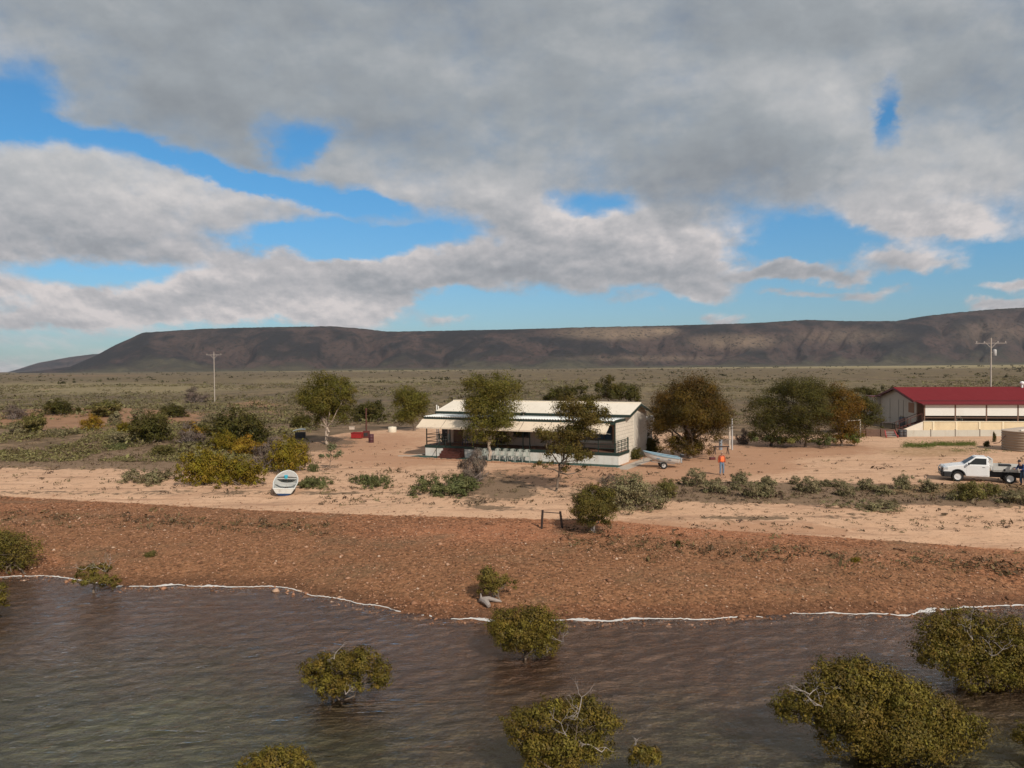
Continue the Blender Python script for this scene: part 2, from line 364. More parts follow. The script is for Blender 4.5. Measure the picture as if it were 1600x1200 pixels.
me = mesh_np("terrain", np.stack([GX, GY, GZ], 1), GF, {'shingle': ('POINT', m_sh), 'veg': ('POINT', m_vg), 'dark': ('POINT', m_dk), 'red': ('POINT', m_rd), 'yellow': ('POINT', m_yl), 'shore_d': ('POINT', d_sh), 'weed': ('POINT', m_wd)}, True)
mt, n = new_mat("ground")
pos = n.new('ShaderNodeNewGeometry').outputs['Position']
flat = n.vmath('MULTIPLY', pos, (1, 1, 0))
n1 = n.noise(flat, 0.35, 7, 0.62); n2 = n.noise(flat, 2.2, 6, 0.62); n3 = n.noise(flat, 9.0, 5, 0.6); n0 = n.noise(flat, 0.02, 6, 0.6)
# windblown sand, packed in streaks along the beach
nst = n.noise(n.mapping(flat, rot=(0, 0, rad(8)), scale=(0.12, 1.0, 1)), 1.1, 6, 0.62)
sand = n.mix(n1, (0.43, 0.250, 0.150), (0.67, 0.445, 0.295))
sand = n.mix(n.step(nst, 0.50, 0.72), sand, (0.34, 0.20, 0.13))
sand = n.mix(n.step(n2, 0.56, 0.70), sand, (0.36, 0.215, 0.135))
sand = n.mix(n.mul(n.step(n3, 0.55, 0.68), 0.75), sand, (0.25, 0.150, 0.095))
sand = n.mix(n.mul(n.step(n.noise(n.mapping(flat, scale=(0.35, 1.2, 1)), 2.6, 7, 0.7), 0.55, 0.66), 0.7), sand, (0.21, 0.135, 0.090))
red = n.mix(n2, (0.30, 0.150, 0.085), (0.44, 0.25, 0.150))
def msk(name, k=0.9, lo=0.35, hi=0.65):
    a = n.attr(name); w = n.add(n.mul(n.sub(n1, 0.5), k), n.mul(n.sub(n2, 0.5), k * 0.8)); return n.step(n.add(a, w), lo, hi)
c = n.mix(n.mul(msk('red', 1.5, 0.3, 0.8), 0.75), sand, red)
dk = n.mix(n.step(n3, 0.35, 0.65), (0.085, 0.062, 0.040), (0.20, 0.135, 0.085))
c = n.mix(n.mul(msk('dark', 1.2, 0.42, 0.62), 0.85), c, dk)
# saltbush plain, cloud shade over it put into the dark base colour
vor = n.new('ShaderNodeTexVoronoi'); n.put(vor.inputs['Vector'], flat); vor.inputs['Scale'].default_value = 0.55
plain = n.mix(n.step(n0, 0.35, 0.65), (0.100, 0.076, 0.044), (0.138, 0.118, 0.050))
plain = n.mix(n.step(n.noise(n.mapping(flat, scale=(0.35, 1, 1)), 0.035, 5, 0.6), 0.5, 0.68), plain, (0.085, 0.063, 0.050))
pA = n.noise(n.mapping(flat, scale=(0.10, 0.022, 1)), 1.0, 9, 0.72); pB = n.noise(n.mapping(flat, scale=(0.5, 0.14, 1)), 1.0, 8, 0.72)
plain = n.mix(n.mul(n.step(pA, 0.47, 0.60), 0.8), plain, (0.205, 0.155, 0.080))
plain = n.mix(n.mul(n.step(pA, 0.50, 0.38), 0.8), plain, (0.055, 0.046, 0.034))
plain = n.mix(n.mul(n.step(pB, 0.51, 0.60), 0.7), plain, (0.040, 0.038, 0.022))
plain = n.mix(n.mul(n.step(pB, 0.46, 0.38), 0.6), plain, (0.215, 0.155, 0.092))
plain = n.mix(n.step(vor.outputs['Distance'], 0.75, 0.2), n.mix(0.35, plain, (0.25, 0.16, 0.10)), n.mix(0.35, plain, (0.05, 0.05, 0.03)))
plain = n.mix(n.mul(n.step(n2, 0.52, 0.7), 0.4), plain, (0.19, 0.15, 0.09))
sy_ = n.new('ShaderNodeSeparateXYZ'); n.put(sy_.inputs[0], pos)
plain = n.mix(n.mul(n.step(sy_.outputs[1], 170, 95), 0.75), plain, n.mix(n.step(n.add(n1, n.mul(n.sub(n3, .5), .5)), 0.42, 0.62), (0.105, 0.070, 0.042), (0.26, 0.170, 0.105)))
plain = n.mix(n.mul(msk('red', 1.2, 0.5, 0.85), .65), plain, (0.33, 0.175, 0.10))
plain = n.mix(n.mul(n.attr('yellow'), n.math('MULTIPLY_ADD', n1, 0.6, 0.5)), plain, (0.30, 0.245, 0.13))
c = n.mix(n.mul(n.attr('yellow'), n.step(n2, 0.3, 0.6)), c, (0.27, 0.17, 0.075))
c = n.mix(msk('veg', 0.7), c, plain)
# shingle: a bank of broken brown stones
v1 = n.new('ShaderNodeTexVoronoi'); n.put(v1.inputs['Vector'], n.vmath('ADD', flat, n.vmath('MULTIPLY', n.noise(flat, 5, 2, 0.5, out=1), (0.12, 0.12, 0)))); v1.inputs['Scale'].default_value = 8.0
v2 = n.new('ShaderNodeTexVoronoi'); n.put(v2.inputs['Vector'], flat); v2.inputs['Scale'].default_value = 18
sp = n.new('ShaderNodeSeparateColor'); n.put(sp.inputs[0], v1.outputs['Color'])
st1 = n.ramp(n.add(n.mul(sp.outputs[0], 0.75), n.mul(n.sub(n1, 0.5), 0.5)), [(0.0, (0.060, 0.025, 0.011)), (0.3, (0.190, 0.080, 0.036)), (0.6, (0.325, 0.142, 0.068)), (0.85, (0.47, 0.240, 0.130)), (1.0, (0.62, 0.43, 0.29))])
sp2 = n.new('ShaderNodeSeparateColor'); n.put(sp2.inputs[0], v2.outputs['Color'])
st1 = n.mix(0.25, st1, n.ramp(sp2.outputs[0], [(0, (0.11, 0.048, 0.023)), (0.6, (0.31, 0.135, 0.066)), (1, (0.48, 0.29, 0.18))]))
st1 = n.mix(n.mul(n.attr('red'), 0.55), st1, n.mix(sp.outputs[1], (0.30, 0.112, 0.054), (0.52, 0.235, 0.13)))
weed = n.step(n.noise(n.mapping(flat, scale=(0.5, 1.0, 1)), 0.35, 6, 0.65), 0.50, 0.68)
st1 = n.mix(n.mul(weed, 0.55), st1, n.mix(sp.outputs[2], (0.085, 0.060, 0.034), (0.21, 0.15, 0.092)))
st1 = n.mix(n.mul(n.step(n.add(n.attr('weed'), n.mul(n.sub(n1, 0.5), 1.4)), 0.35, 0.75), 0.38), st1, n.mix(sp.outputs[1], (0.080, 0.044, 0.020), (0.245, 0.140, 0.072)))
shd = n.attr('shore_d')
st1 = n.mix(n.mul(n.step(n.add(shd, n.mul(n.sub(n2, 0.5), 1.2)), 1.5, 0.3), 0.6), st1, (0.065, 0.032, 0.018))
# sea bed: brown near the shore, grey-green with patches of bare sand further out
bed = n.mix(n.step(n.add(shd, n.mul(n.sub(n1, 0.5), 10)), -3, -13), (0.235, 0.150, 0.108), (0.140, 0.135, 0.080))
bed = n.mix(n.step(n.noise(flat, 0.16, 5, 0.6), 0.42, 0.70), bed, n.mix(n.step(shd, -5, -13), (0.165, 0.096, 0.066), (0.225, 0.235, 0.145)))
bed = n.mix(n.mul(n.step(n2, 0.5, 0.7), 0.5), bed, (0.09, 0.060, 0.038))
st1 = n.mix(n.step(shd, 0.05, -0.6), st1, bed)
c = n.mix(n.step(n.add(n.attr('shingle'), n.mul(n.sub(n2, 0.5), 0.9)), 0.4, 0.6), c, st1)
hb = n.add(n.mul(n.sub(1.0, v1.outputs['Distance']), n.attr('shingle')), n.add(n.mul(n3, 0.25), n.mul(n2, 0.5)))
finish(n, pr(n, c, 0.9, 0, 0.15, bump(n, hb, 0.65, 0.06)))
G = link("ground", me, mt); tag(G, kind='structure', label='sandy shore and saltbush plain running back to the hills')

# ------------------------------------------------------------------ water
xw = axis(-900, 900, -32, 34, 0.13, 1.09); yw = axis(-400, 95, 15, 40, 0.12, 1.09)
WX, WY, WF = grid(xw, yw); WZ = np.zeros_like(WX)
r2 = np.random.default_rng(3)
for k in range(26):
    lam = 0.40 * (1.05 ** k); th = r2.normal(rad(102), 0.75); kx, ky = math.cos(th) * 2 * math.pi / lam, math.sin(th) * 2 * math.pi / lam
    ph = r2.uniform(0, 6.28); amp = 0.0046 * lam ** 0.30
    mod = fbm(WX * 0.16 + k * 3.1, WY * 0.3 + k, 2, k) ** 1.6 * 2.2
    WZ += amp * mod * np.sin(kx * WX + ky * WY + ph + 1.4 * fbm(WX * 0.25, WY * 0.25, 2, 40 + k))
WZ *= np.where((np.abs(WX) < 60) & (WY > 5), 1, 0.3)
me = mesh_np("water", np.stack([WX, WY, WZ], 1), WF, None, True)
mt, n = new_mat("shallow_sea")
pos = n.new('ShaderNodeNewGeometry').outputs['Position']
rp = n.mapping(pos, rot=(0, 0, rad(-10)), scale=(0.55, 1.0, 1))
hw = n.add(n.mul(n.noise(rp, 2.4, 5, 0.62), 1.0), n.mul(n.noise(rp, 8.0, 4, 0.6), 0.35))
strk = n.step(n.noise(n.mapping(pos, rot=(0, 0, rad(-9)), scale=(0.16, 1.3, 1)), 1.6, 4, 0.55, 0.6), 0.60, 0.72)
nm = bump(n, n.add(hw, n.mul(strk, 0.25)), 0.55, 0.16)
gl = n.new('ShaderNodeBsdfGlossy'); gl.inputs['Roughness'].default_value = 0.07; n.put(gl.inputs['Color'], (1.0, 0.91, 0.84)); n.put(gl.inputs['Normal'], nm)
tr = n.new('ShaderNodeBsdfTransparent'); n.put(tr.inputs[0], (0.95, 0.92, 0.885))
fr = n.new('ShaderNodeFresnel'); fr.inputs[0].default_value = 1.38; n.put(fr.inputs['Normal'], nm)
ms = n.new('ShaderNodeMixShader'); n.put(ms.inputs[0], fr.outputs[0]); n.nt.links.new(tr.outputs[0], ms.inputs[1]); n.nt.links.new(gl.outputs[0], ms.inputs[2])
finish(n, ms.outputs[0])
tag(link("water", me, mt), kind='structure', label='shallow rippled sea water along the stony shore')

# foam along the water's edge
fb = MB(); x = -26.0
prev = None
secs = []
while x < 30:
    w = 0.05 + 0.34 * float(fbm(np.array(x * 0.9), np.array(1.7), 3, 21)) ** 1.5 * (1.0 + 0.9 * math.sin(x * 0.37 + 1)) + 0.06 * random.random()
    gap = float(fbm(np.array(x * 0.7), np.array(8.1), 3, 33)) < 0.27
    ys_ = float(shore(np.array(x))) + 0.05 * math.sin(x * 3.1) + random.uniform(-.04, .04)
    w *= 0.75 * max(0.0, min(1, (float(fbm(np.array(x * 2.3), np.array(4.4), 3, 61)) - .25) * 3))
    w = max(w, 0.035 + 0.03 * random.random())
    if gap and random.random() < .8:
        if len(secs) > 1: fb.loft(secs)
        secs = []; x += 0.11; continue
    y0, y1 = ys_ - 0.03 - w * 0.45, ys_ - 0.02 + w * 0.6
    secs.append([(x, y0, max(gz(x, y0), 0) + 0.012), (x, (y0 + y1) / 2, max(gz(x, (y0 + y1) / 2), 0) + 0.028 + 0.05 * w), (x, y1, max(gz(x, y1), 0) + 0.008)])
    x += 0.11
if len(secs) > 1: fb.loft(secs)
tag(fb.build("foam", M('foam', (0.56, 0.54, 0.52), 0.8, var=0.25, scale=9, bmp=0.5), smooth=True), label='broken line of white foam along the water edge', cat='foam', kind='stuff')

# loose stones lying on the bank
def stones(count, box_px, size, name, label, mat):
    V = []; T = []
    base = np.array([[1, 0, 0], [-1, 0, 0], [0, 1, 0], [0, -1, 0], [0, 0, 1], [0, 0, -1]], float)
    tri = np.array([[0, 2, 4], [2, 1, 4], [1, 3, 4], [3, 0, 4], [2, 0, 5], [1, 2, 5], [3, 1, 5], [0, 3, 5]])
    px = RNG.uniform(-30, 1640, count); x = RNG.uniform(-31, 32, count); d = RNG.uniform(0, 1, count)
    y = shore(x) - 0.8 + d * 16
    z = hgt(x, y); p1, p2 = proj(x, y, z)
    lim = np.interp(p1, [0, 400, 800, 1100, 1300, 1600], [778, 798, 812, 828, 840, 862])
    keep = (p2 > lim + RNG.normal(0, 6, count)) & (p1 > -40) & (p1 < 1640)
    x, y, z = x[keep], y[keep], z[keep]; c_ = len(x)
    s_ = size * np.exp(RNG.normal(0, 0.45, c_)); a = RNG.uniform(0, 6.28, c_)
    jit = base[None] * (0.75 + 0.5 * RNG.random((c_, 6, 1))) + RNG.normal(0, 0.12, (c_, 6, 3))
    jit = jit * np.stack([s_, s_ * RNG.uniform(0.55, 1, c_), s_ * RNG.uniform(0.3, 0.6, c_)], 1)[:, None, :]
    ca, sa = np.cos(a)[:, None], np.sin(a)[:, None]
    vx = jit[:, :, 0] * ca - jit[:, :, 1] * sa + x[:, None]; vy = jit[:, :, 0] * sa + jit[:, :, 1] * ca + y[:, None]; vz = jit[:, :, 2] + z[:, None] + s_[:, None] * 0.1
    V = np.stack([vx, vy, vz], 2).reshape(-1, 3)
    Fc = (tri[None] + (np.arange(c_) * 6)[:, None, None]).reshape(-1, 3)
    t = np.repeat(RNG.random(c_), 8)
    return link(name, mesh_np(name, V, Fc, {'tint': ('FACE', t)}), mat)
mt, n = new_mat("stone")
c = n.ramp(n.attr('tint'), [(0, (0.11, 0.055, 0.030)), (0.45, (0.22, 0.108, 0.06)), (0.75, (0.33, 0.17, 0.10)), (0.95, (0.40, 0.24, 0.155)), (1, (0.48, 0.35, 0.26))])
finish(n, pr(n, c, 0.85, 0, 0.2))
tag(stones(38000, None, 0.040, "pebbles", "", mt), label='loose brown stones strewn over the shingle bank', cat='stones', kind='stuff')

# ------------------------------------------------------------------ hills
def ridge(name, prof, r0, r1, r2_, label, s0, s1, seed, ns=900):
    pxs = [a for a, b in prof]; pys = [b for a, b in prof]
    ss = np.linspace(s0, s1, ns); px = 800 + ss * F
    top = np.interp(px, pxs, pys); hz = 573.5 - (px - 800) * 0.00875
    ht = (hz - top) / F * r1 + (CAMZ - 1.0)
    kk = 90; u = np.linspace(0, 1, kk); R = np.where(u < 0.8, r0 + (r1 - r0) * (u / 0.8), r1 + (r2_ - r1) * ((u - 0.8) / 0.2))
    SS, RR = np.meshgrid(ss, R); HT = np.meshgrid(ht, R)[0]
    X = SS * RR; Y = RR
    t = np.clip((RR - r0) / (r1 - r0), 0, 1)
    wx = (fbm(SS * 9, t * 3, 3, seed + 30) - .5) * 1.6; gl_ = fbm(SS * 20 + wx, t * 2.6 + SS * 5 + wx, 4, seed); gl2 = fbm(SS * 62 + wx * 3, t * 10.0, 4, seed + 7)
    sc = sm(t, 0.30 + 0.34 * (gl_ - 0.5) * 2, 0.985) ; ap = 0.17 * t ** 1.3
    prof_ = ap + (1 - 0.17) * sc
    prof_ = prof_ - (0.25 * np.abs(gl_ - 0.5) * 2 + 0.12 * np.abs(gl2 - 0.5) * 2) * np.sin(np.pi * np.clip((t - 0.25) / 0.74, 0, 1)) * 0.27
    prof_ = prof_ + (fbm(SS * 500, t * 60, 3, seed + 50) - .5) * .035 * np.clip(t * 1.5, 0, 1)
    Z = HT * np.clip(prof_, 0, 1) * np.where(RR > r1, 1 - 0.12 * (RR - r1) / (r2_ - r1), 1) - 1.5 + (1.7 + 1.0) * np.minimum(t * 8, 1)
    nx, ny = ns, kk; i = np.arange((ny - 1) * (nx - 1)); r_ = i // (nx - 1); c_ = i % (nx - 1); a = r_ * nx + c_
    px2 = 800 + SS * F; py2 = 573.5 - (px2 - 800) * 0.00875 - (Z - CAMZ) / RR * F
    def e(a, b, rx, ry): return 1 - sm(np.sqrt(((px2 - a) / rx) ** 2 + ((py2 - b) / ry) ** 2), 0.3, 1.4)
    pale = np.clip(e(960, 520, 90, 12) * 0.75 + e(1150, 534, 70, 13) * 0.6 + e(1040, 517, 20, 6) * 0.8 + e(1000, 560, 140, 5) * 0.35 + e(1330, 525, 90, 12) * 0.3 + e(1550, 520, 70, 20) * 0.25, 0, 1)  # sunlit patches of the range, painted into its colour
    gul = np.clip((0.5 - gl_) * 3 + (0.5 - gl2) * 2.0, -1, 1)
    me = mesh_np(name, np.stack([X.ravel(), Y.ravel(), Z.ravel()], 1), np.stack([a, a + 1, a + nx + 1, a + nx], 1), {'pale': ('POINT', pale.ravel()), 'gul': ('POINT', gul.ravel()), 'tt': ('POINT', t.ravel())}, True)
    mt, n = new_mat(name + "_scrub")
    po = n.new('ShaderNodeNewGeometry').outputs['Position']
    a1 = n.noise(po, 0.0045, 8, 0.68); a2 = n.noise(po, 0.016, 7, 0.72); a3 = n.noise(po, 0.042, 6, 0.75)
    c = n.mix(n.step(n.add(a1, n.mul(n.attr('gul'), -0.2)), 0.38, 0.66), (0.030, 0.027, 0.027), (0.090, 0.062, 0.052))  # scrub and soil, darkened to hold the cloud shadow on the range
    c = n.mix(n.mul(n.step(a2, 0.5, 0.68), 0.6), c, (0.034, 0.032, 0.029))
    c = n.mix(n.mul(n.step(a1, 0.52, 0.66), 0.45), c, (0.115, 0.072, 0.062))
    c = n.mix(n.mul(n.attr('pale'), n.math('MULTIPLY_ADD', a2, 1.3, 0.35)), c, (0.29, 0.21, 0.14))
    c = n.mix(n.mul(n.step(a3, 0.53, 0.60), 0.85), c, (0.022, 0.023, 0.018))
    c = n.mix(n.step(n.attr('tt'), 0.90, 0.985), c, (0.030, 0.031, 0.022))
    foot = n.step(n.add(n.attr('tt'), n.mul(n.sub(a1, 0.5), 0.7)), 0.55, 0.16)
    c = n.mix(foot, c, n.mix(n.step(a2, 0.4, 0.62), (0.085, 0.078, 0.05), (0.14, 0.12, 0.075)))
    finish(n, pr(n, c, 0.95, 0, 0.1, bump(n, n.add(a2, n.mul(a3, 0.6)), 1.0, 22)))
    return tag(link(name, me, mt), label=label, kind='structure')
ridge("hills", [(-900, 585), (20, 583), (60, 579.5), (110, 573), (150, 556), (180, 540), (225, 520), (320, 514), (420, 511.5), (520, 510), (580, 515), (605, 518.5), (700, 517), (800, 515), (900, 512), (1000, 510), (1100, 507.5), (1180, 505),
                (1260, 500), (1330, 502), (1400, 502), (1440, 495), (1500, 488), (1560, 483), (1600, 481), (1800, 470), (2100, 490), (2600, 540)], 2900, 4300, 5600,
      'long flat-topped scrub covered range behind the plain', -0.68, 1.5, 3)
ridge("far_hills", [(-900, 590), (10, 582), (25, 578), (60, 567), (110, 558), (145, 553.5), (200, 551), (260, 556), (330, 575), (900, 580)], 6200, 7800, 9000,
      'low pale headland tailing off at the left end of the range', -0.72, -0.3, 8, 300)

mb = MB(); mb.bx(-9200, 9200, -600, 9300, -4, 420)
mt, n = new_mat("thin_air"); o = n.new('ShaderNodeOutputMaterial'); vp = n.new('ShaderNodeVolumePrincipled')
vp.inputs['Color'].default_value = (0.72, 0.79, 0.95, 1); vp.inputs['Density'].default_value = 3.4e-5; vp.inputs['Anisotropy'].default_value = 0.2
n.nt.links.new(vp.outputs[0], o.inputs['Volume']); tag(mb.build("haze", mt), kind='stuff', label='thin pale haze softening the far hills')
# ------------------------------------------------------------------ foliage
def leaves(blobs, count, size, aspect=2.2, rng=RNG, clump=0.34, fill=0.35, droop=0.0, per=46, low=-0.35):
    """blobs: (centre, radii). Leaf-sized faces gathered in clumps spread over the blobs."""
    B = np.array([list(c) + list(r) for c, r in blobs], float)
    area = (B[:, 3] * B[:, 4] + B[:, 4] * B[:, 5] + B[:, 3] * B[:, 5]); pb = area / area.sum()
    nc = max(6, count // per); bi = rng.choice(len(B), nc, p=pb)
    d = rng.normal(size=(nc, 3)); d /= np.linalg.norm(d, axis=1)[:, None]
    d[:, 2] = np.where(d[:, 2] < low, -d[:, 2] * 0.6, d[:, 2])
    rr = np.where(rng.random(nc) < fill, rng.random(nc) ** 0.5 * 0.8, rng.uniform(0.72, 1.05, nc))
    cc = B[bi, :3] + d * rr[:, None] * B[bi, 3:]
    ct = np.clip(0.5 + rng.normal(0, 0.22, nc), 0, 1); ch = rng.random(nc)
    csz = clump * np.minimum(B[bi, 3:].min(1), 1.6) * np.exp(rng.normal(0, 0.3, nc))
    wts = csz ** 1.5; ci = rng.choice(nc, count, p=wts / wts.sum())
    off = rng.normal(size=(count, 3)) * 0.55 * csz[ci][:, None]; off[:, 2] *= 0.75
    if droop: off[:, 2] -= np.abs(rng.normal(size=count)) * droop * csz[ci]
    p = cc[ci] + off
    nrm = off / (np.linalg.norm(off, axis=1)[:, None] + 1e-6) * 1.25 + d[ci] * 0.8 + np.array([0, 0, 0.3]) + rng.normal(size=(count, 3)) * 0.42
    nrm /= np.linalg.norm(nrm, axis=1)[:, None]
    a = np.cross(nrm, rng.normal(size=(count, 3))); a /= np.linalg.norm(a, axis=1)[:, None]
    if droop: a[:, 2] -= droop * 0.8; a /= np.linalg.norm(a, axis=1)[:, None]
    b = np.cross(nrm, a); b /= np.linalg.norm(b, axis=1)[:, None] + 1e-9
    L = size * np.exp(rng.normal(0, 0.28, count)); w = L / aspect
    L = L[:, None]; w = w[:, None]
    V = np.stack([p - a * L * 0.5, p + b * w * 0.5 + nrm * w * 0.15, p + a * L * 0.5, p - b * w * 0.5 + nrm * w * 0.15], 1).reshape(-1, 3)
    Fc = np.arange(count * 4).reshape(-1, 4)
    tint = np.clip(ct[ci] + rng.normal(0, 0.17, count), 0, 1); hue = np.clip(ch[ci] * 0.7 + rng.random(count) * 0.3, 0, 1)
    return V, Fc, tint, hue, cc
def crown_mesh(name, *a, **k):
    V, Fc, t, h, cc = leaves(*a, **k)
    return mesh_np(name, V, Fc, {'tint': ('FACE', t), 'hue': ('FACE', h)}), cc
def wob(a, b, k=4, j=0.08):
    a, b = Vector(a), Vector(b); L = (b - a).length
    return [a.lerp(b, i / k) + (Vector((random.gauss(0, 1), random.gauss(0, 1), random.gauss(0, .6))) * L * j * (0 if i in (0, k) else 1)) for i in range(k + 1)]
def limbs(mb, base, fork, blobs, r, cc=None, twigs=24, k=7):
    fork = Vector(fork); n_ = len(blobs)
    p = wob(base, fork, 4, 0.04); mb.tube(p, [r * (1.35 if i == 0 else 1.0 - 0.07 * i) for i in range(5)], k)
    for (c, q_) in blobs:
        rr = r * (0.62 if n_ > 2 else 0.75); p = wob(fork, c, 4, 0.09); mb.tube(p, [rr, rr * .85, rr * .65, rr * .45, rr * .2], 5)
    if cc is not None and len(cc):
        ctr = [Vector(c) for c, q_ in blobs]
        for i in RNG.choice(len(cc), min(twigs, len(cc)), replace=False):
            t = Vector(cc[i]); c = min(ctr, key=lambda z: (z - t).length); s0 = c.lerp(fork, random.uniform(0, .5))
            mb.tube(wob(s0, t, 3, 0.1), [r * .22, r * .16, r * .1, r * .03], 4)
LEAF = {
 'gum': leaf_mat('gum_leaf', (0.060, 0.056, 0.010), (0.175, 0.148, 0.028)),
 'gum2': leaf_mat('young_gum_leaf', (0.080, 0.088, 0.042), (0.20, 0.20, 0.10)),
 'gum3': leaf_mat('brown_gum_leaf', (0.050, 0.040, 0.009), (0.150, 0.112, 0.026)),
 'wattle': leaf_mat('wattle_leaf', (0.030, 0.024, 0.005), (0.138, 0.080, 0.013)),
 'darkg': leaf_mat('dark_leaf', (0.034, 0.034, 0.008), (0.110, 0.092, 0.021)),
 'rust': leaf_mat('rusty_leaf', (0.050, 0.033, 0.006), (0.205, 0.105, 0.014)),
 'mangrove': leaf_mat('mangrove_leaf', (0.052, 0.042, 0.009), (0.198, 0.145, 0.026), 0.15, 0.5),
 'mangrove2': leaf_mat('young_mangrove_leaf', (0.060, 0.050, 0.012), (0.205, 0.155, 0.034), 0.15, 0.5),
 'darkm': leaf_mat('bank_bush_leaf', (0.040, 0.034, 0.008), (0.150, 0.115, 0.024), 0.12, 0.5),
 'lime': leaf_mat('lime_leaf', (0.085, 0.066, 0.007), (0.255, 0.190, 0.020)),
 'gold': leaf_mat('golden_leaf', (0.13, 0.082, 0.010), (0.36, 0.22, 0.025)),
 'olive': leaf_mat('olive_leaf', (0.075, 0.066, 0.019), (0.220, 0.188, 0.058)),
 'salt': leaf_mat('saltbush_leaf', (0.095, 0.080, 0.038), (0.275, 0.235, 0.125), 0.1),
 'lowg': leaf_mat('creeper_leaf', (0.062, 0.070, 0.022), (0.19, 0.19, 0.075)),
 'twig': leaf_mat('dry_twig', (0.085, 0.062, 0.050), (0.21, 0.160, 0.125), 0.05),
 'grass': leaf_mat('grass_blade', (0.055, 0.080, 0.014), (0.16, 0.19, 0.04)),
}
BARK = M('bark', (0.16, 0.12, 0.09), 0.85, scale=5, var=0.35, bmp=0.5)
PALEBARK = M('pale_bark', (0.42, 0.33, 0.26), 0.8, scale=4, var=0.3, dirt=(0.18, 0.12, 0.09), dirt_amt=0.6, bmp=0.4)
DEAD = M('dead_wood', (0.29, 0.25, 0.225), 0.8, scale=6, var=0.25, bmp=0.4)

def px_blobs(base, lst, org, dd=0.0):
    """crown masses: (px, py, half-width, half-height, depth offset m) seen at the tree's own distance -> metres relative to its foot"""
    out = []
    for b in lst:
        cx, cy, rx, ry = b[:4]; off = b[4] if len(b) > 4 else 0.0
        y = base.y + off; c = PY(cx, cy, y); k = y / F
        out.append((c - org, (rx * k * 1.13, max(min(rx, ry) * 0.9, rx * 0.75) * k * 1.1, ry * k * 1.13)))
    return out
def tree(name, bpx, lst, leaf, count, size, label, cat='tree', trunk=0.12, bark=BARK, fork=0.4, lean=0.0, aspect=2.4, droop=0.0, clump=0.34, fill=0.35, group=None, stems=1, twigs=26, per=120, base=None):
    B = base if base is not None else P(*bpx)
    root = empty(name, B, 0, label, cat, group)
    bl = px_blobs(B, lst, B)
    me, cc = crown_mesh('crown', bl, count, size, aspect, clump=clump, fill=fill, droop=droop, per=per)
    link('crown', me, LEAF[leaf], root)
    cen = sum((Vector(c) for c, r in bl), Vector()) / len(bl)
    mb = MB()
    for s_ in range(stems):
        f_ = Vector((cen.x * 0.35 + lean + random.gauss(0, .15) * s_, cen.y * 0.3, max(cen.z * fork, 0.25)))
        limbs(mb, (s_ * 0.12 * (-1) ** s_, s_ * 0.1, -0.1), f_, bl if s_ == 0 else bl[:2], trunk, cc, twigs)
    mb.build('trunk', bark, root, smooth=True)
    return root
def dead_twigs(mb, base, n_=6, L=0.9, r=0.03, depth=3, up=0.5):
    def grow(p, d, l, rr, k):
        e = p + d * l; mid = p + d * l * .5 + Vector((random.gauss(0, .06), random.gauss(0, .06), random.gauss(0, .06))) * l
        mb.tube([p, mid, e], [rr, rr * .8, rr * .55], 4)
        if k:
            for j in range(random.choice((2, 2, 3))):
                nd = (d + Vector((random.gauss(0, .6), random.gauss(0, .6), random.gauss(0.1, .5)))).normalized(); grow(e, nd, l * random.uniform(.55, .8), rr * .6, k - 1)
    for i in range(n_):
        d = Vector((random.gauss(0, .7), random.gauss(0, .7), random.uniform(0.1, 1) + up)).normalized(); grow(Vector(base), d, L * random.uniform(.6, 1), r, depth)

# ---- gums and wattles around the house
T1 = tree('gum_tree', (512, 695), [(487, 630, 20, 32), (512, 606, 34, 26), (538, 620, 18, 32), (520, 645, 30, 26, .6), (490, 660, 14, 14), (505, 635, 24, 30, -0.8)], 'gum', 34000, 0.15, 'gum tree with forked pale trunk left of the red drums', trunk=0.14, bark=PALEBARK, fork=0.45, droop=0.35, stems=2)
T2 = tree('gum_tree', (648, 673), [(636, 624, 20, 20), (655, 634, 18, 18), (642, 648, 22, 20), (625, 655, 12, 14)], 'gum', 22000, 0.16, 'bushy green gum behind the left end of the cream-roofed house', droop=0.3, trunk=0.16, clump=.36)
T3 = tree('gum_tree', (765, 719), [(745, 607, 20, 24), (779, 612, 32, 28), (765, 640, 38, 30, .3), (752, 665, 26, 24, -.4), (784, 665, 24, 28), (768, 685, 28, 16), (738, 632, 16, 18)], 'gum', 40000, 0.13, 'tall leafy gum growing close against the house steps', trunk=0.17, bark=PALEBARK, fork=0.35, droop=0.4)
T4 = tree('gum_tree', (868, 768), [(903, 642, 26, 26), (928, 655, 22, 22), (855, 683, 18, 14), (898, 680, 34, 22, .4), (880, 705, 30, 18), (905, 715, 24, 14, -.4), (850, 728, 18, 9), (892, 733, 16, 8), (915, 732, 12, 7)], 'gum3', 24000, 0.12, 'slim dark-trunked tree with open crown in front of the deck', trunk=0.10, fork=0.42, lean=-0.1, droop=0.25, fill=.4, clump=.36)
T5 = tree('wattle_tree', (1078, 716), [(1050, 632, 28, 28), (1086, 615, 34, 24), (1118, 640, 24, 30), (1075, 655, 50, 36, -1.0), (1046, 668, 24, 24), (1100, 674, 32, 26), (1074, 696, 32, 18), (1120, 658, 20, 24), (1078, 603, 26, 14), (1055, 696, 22, 16, -.5), (1096, 698, 24, 13), (1075, 706, 40, 11, -1), (1028, 655, 16, 26), (1090, 650, 40, 40)], 'wattle', 110000, 0.115, 'big rounded dark wattle beside the boat trailer', trunk=0.22, fork=0.3, clump=.40, per=280, fill=.5)
T6a = tree('thicket_tree', (1205, 697), [(1200, 640, 30, 32), (1225, 618, 26, 24), (1192, 668, 24, 24), (1222, 665, 34, 32, -.6), (1185, 685, 18, 12), (1215, 688, 30, 12)], 'darkg', 34000, 0.115, 'dark dense tree at the left end of the thicket', group='trees of the thicket by the red-roofed shed', trunk=.15, fork=.3)
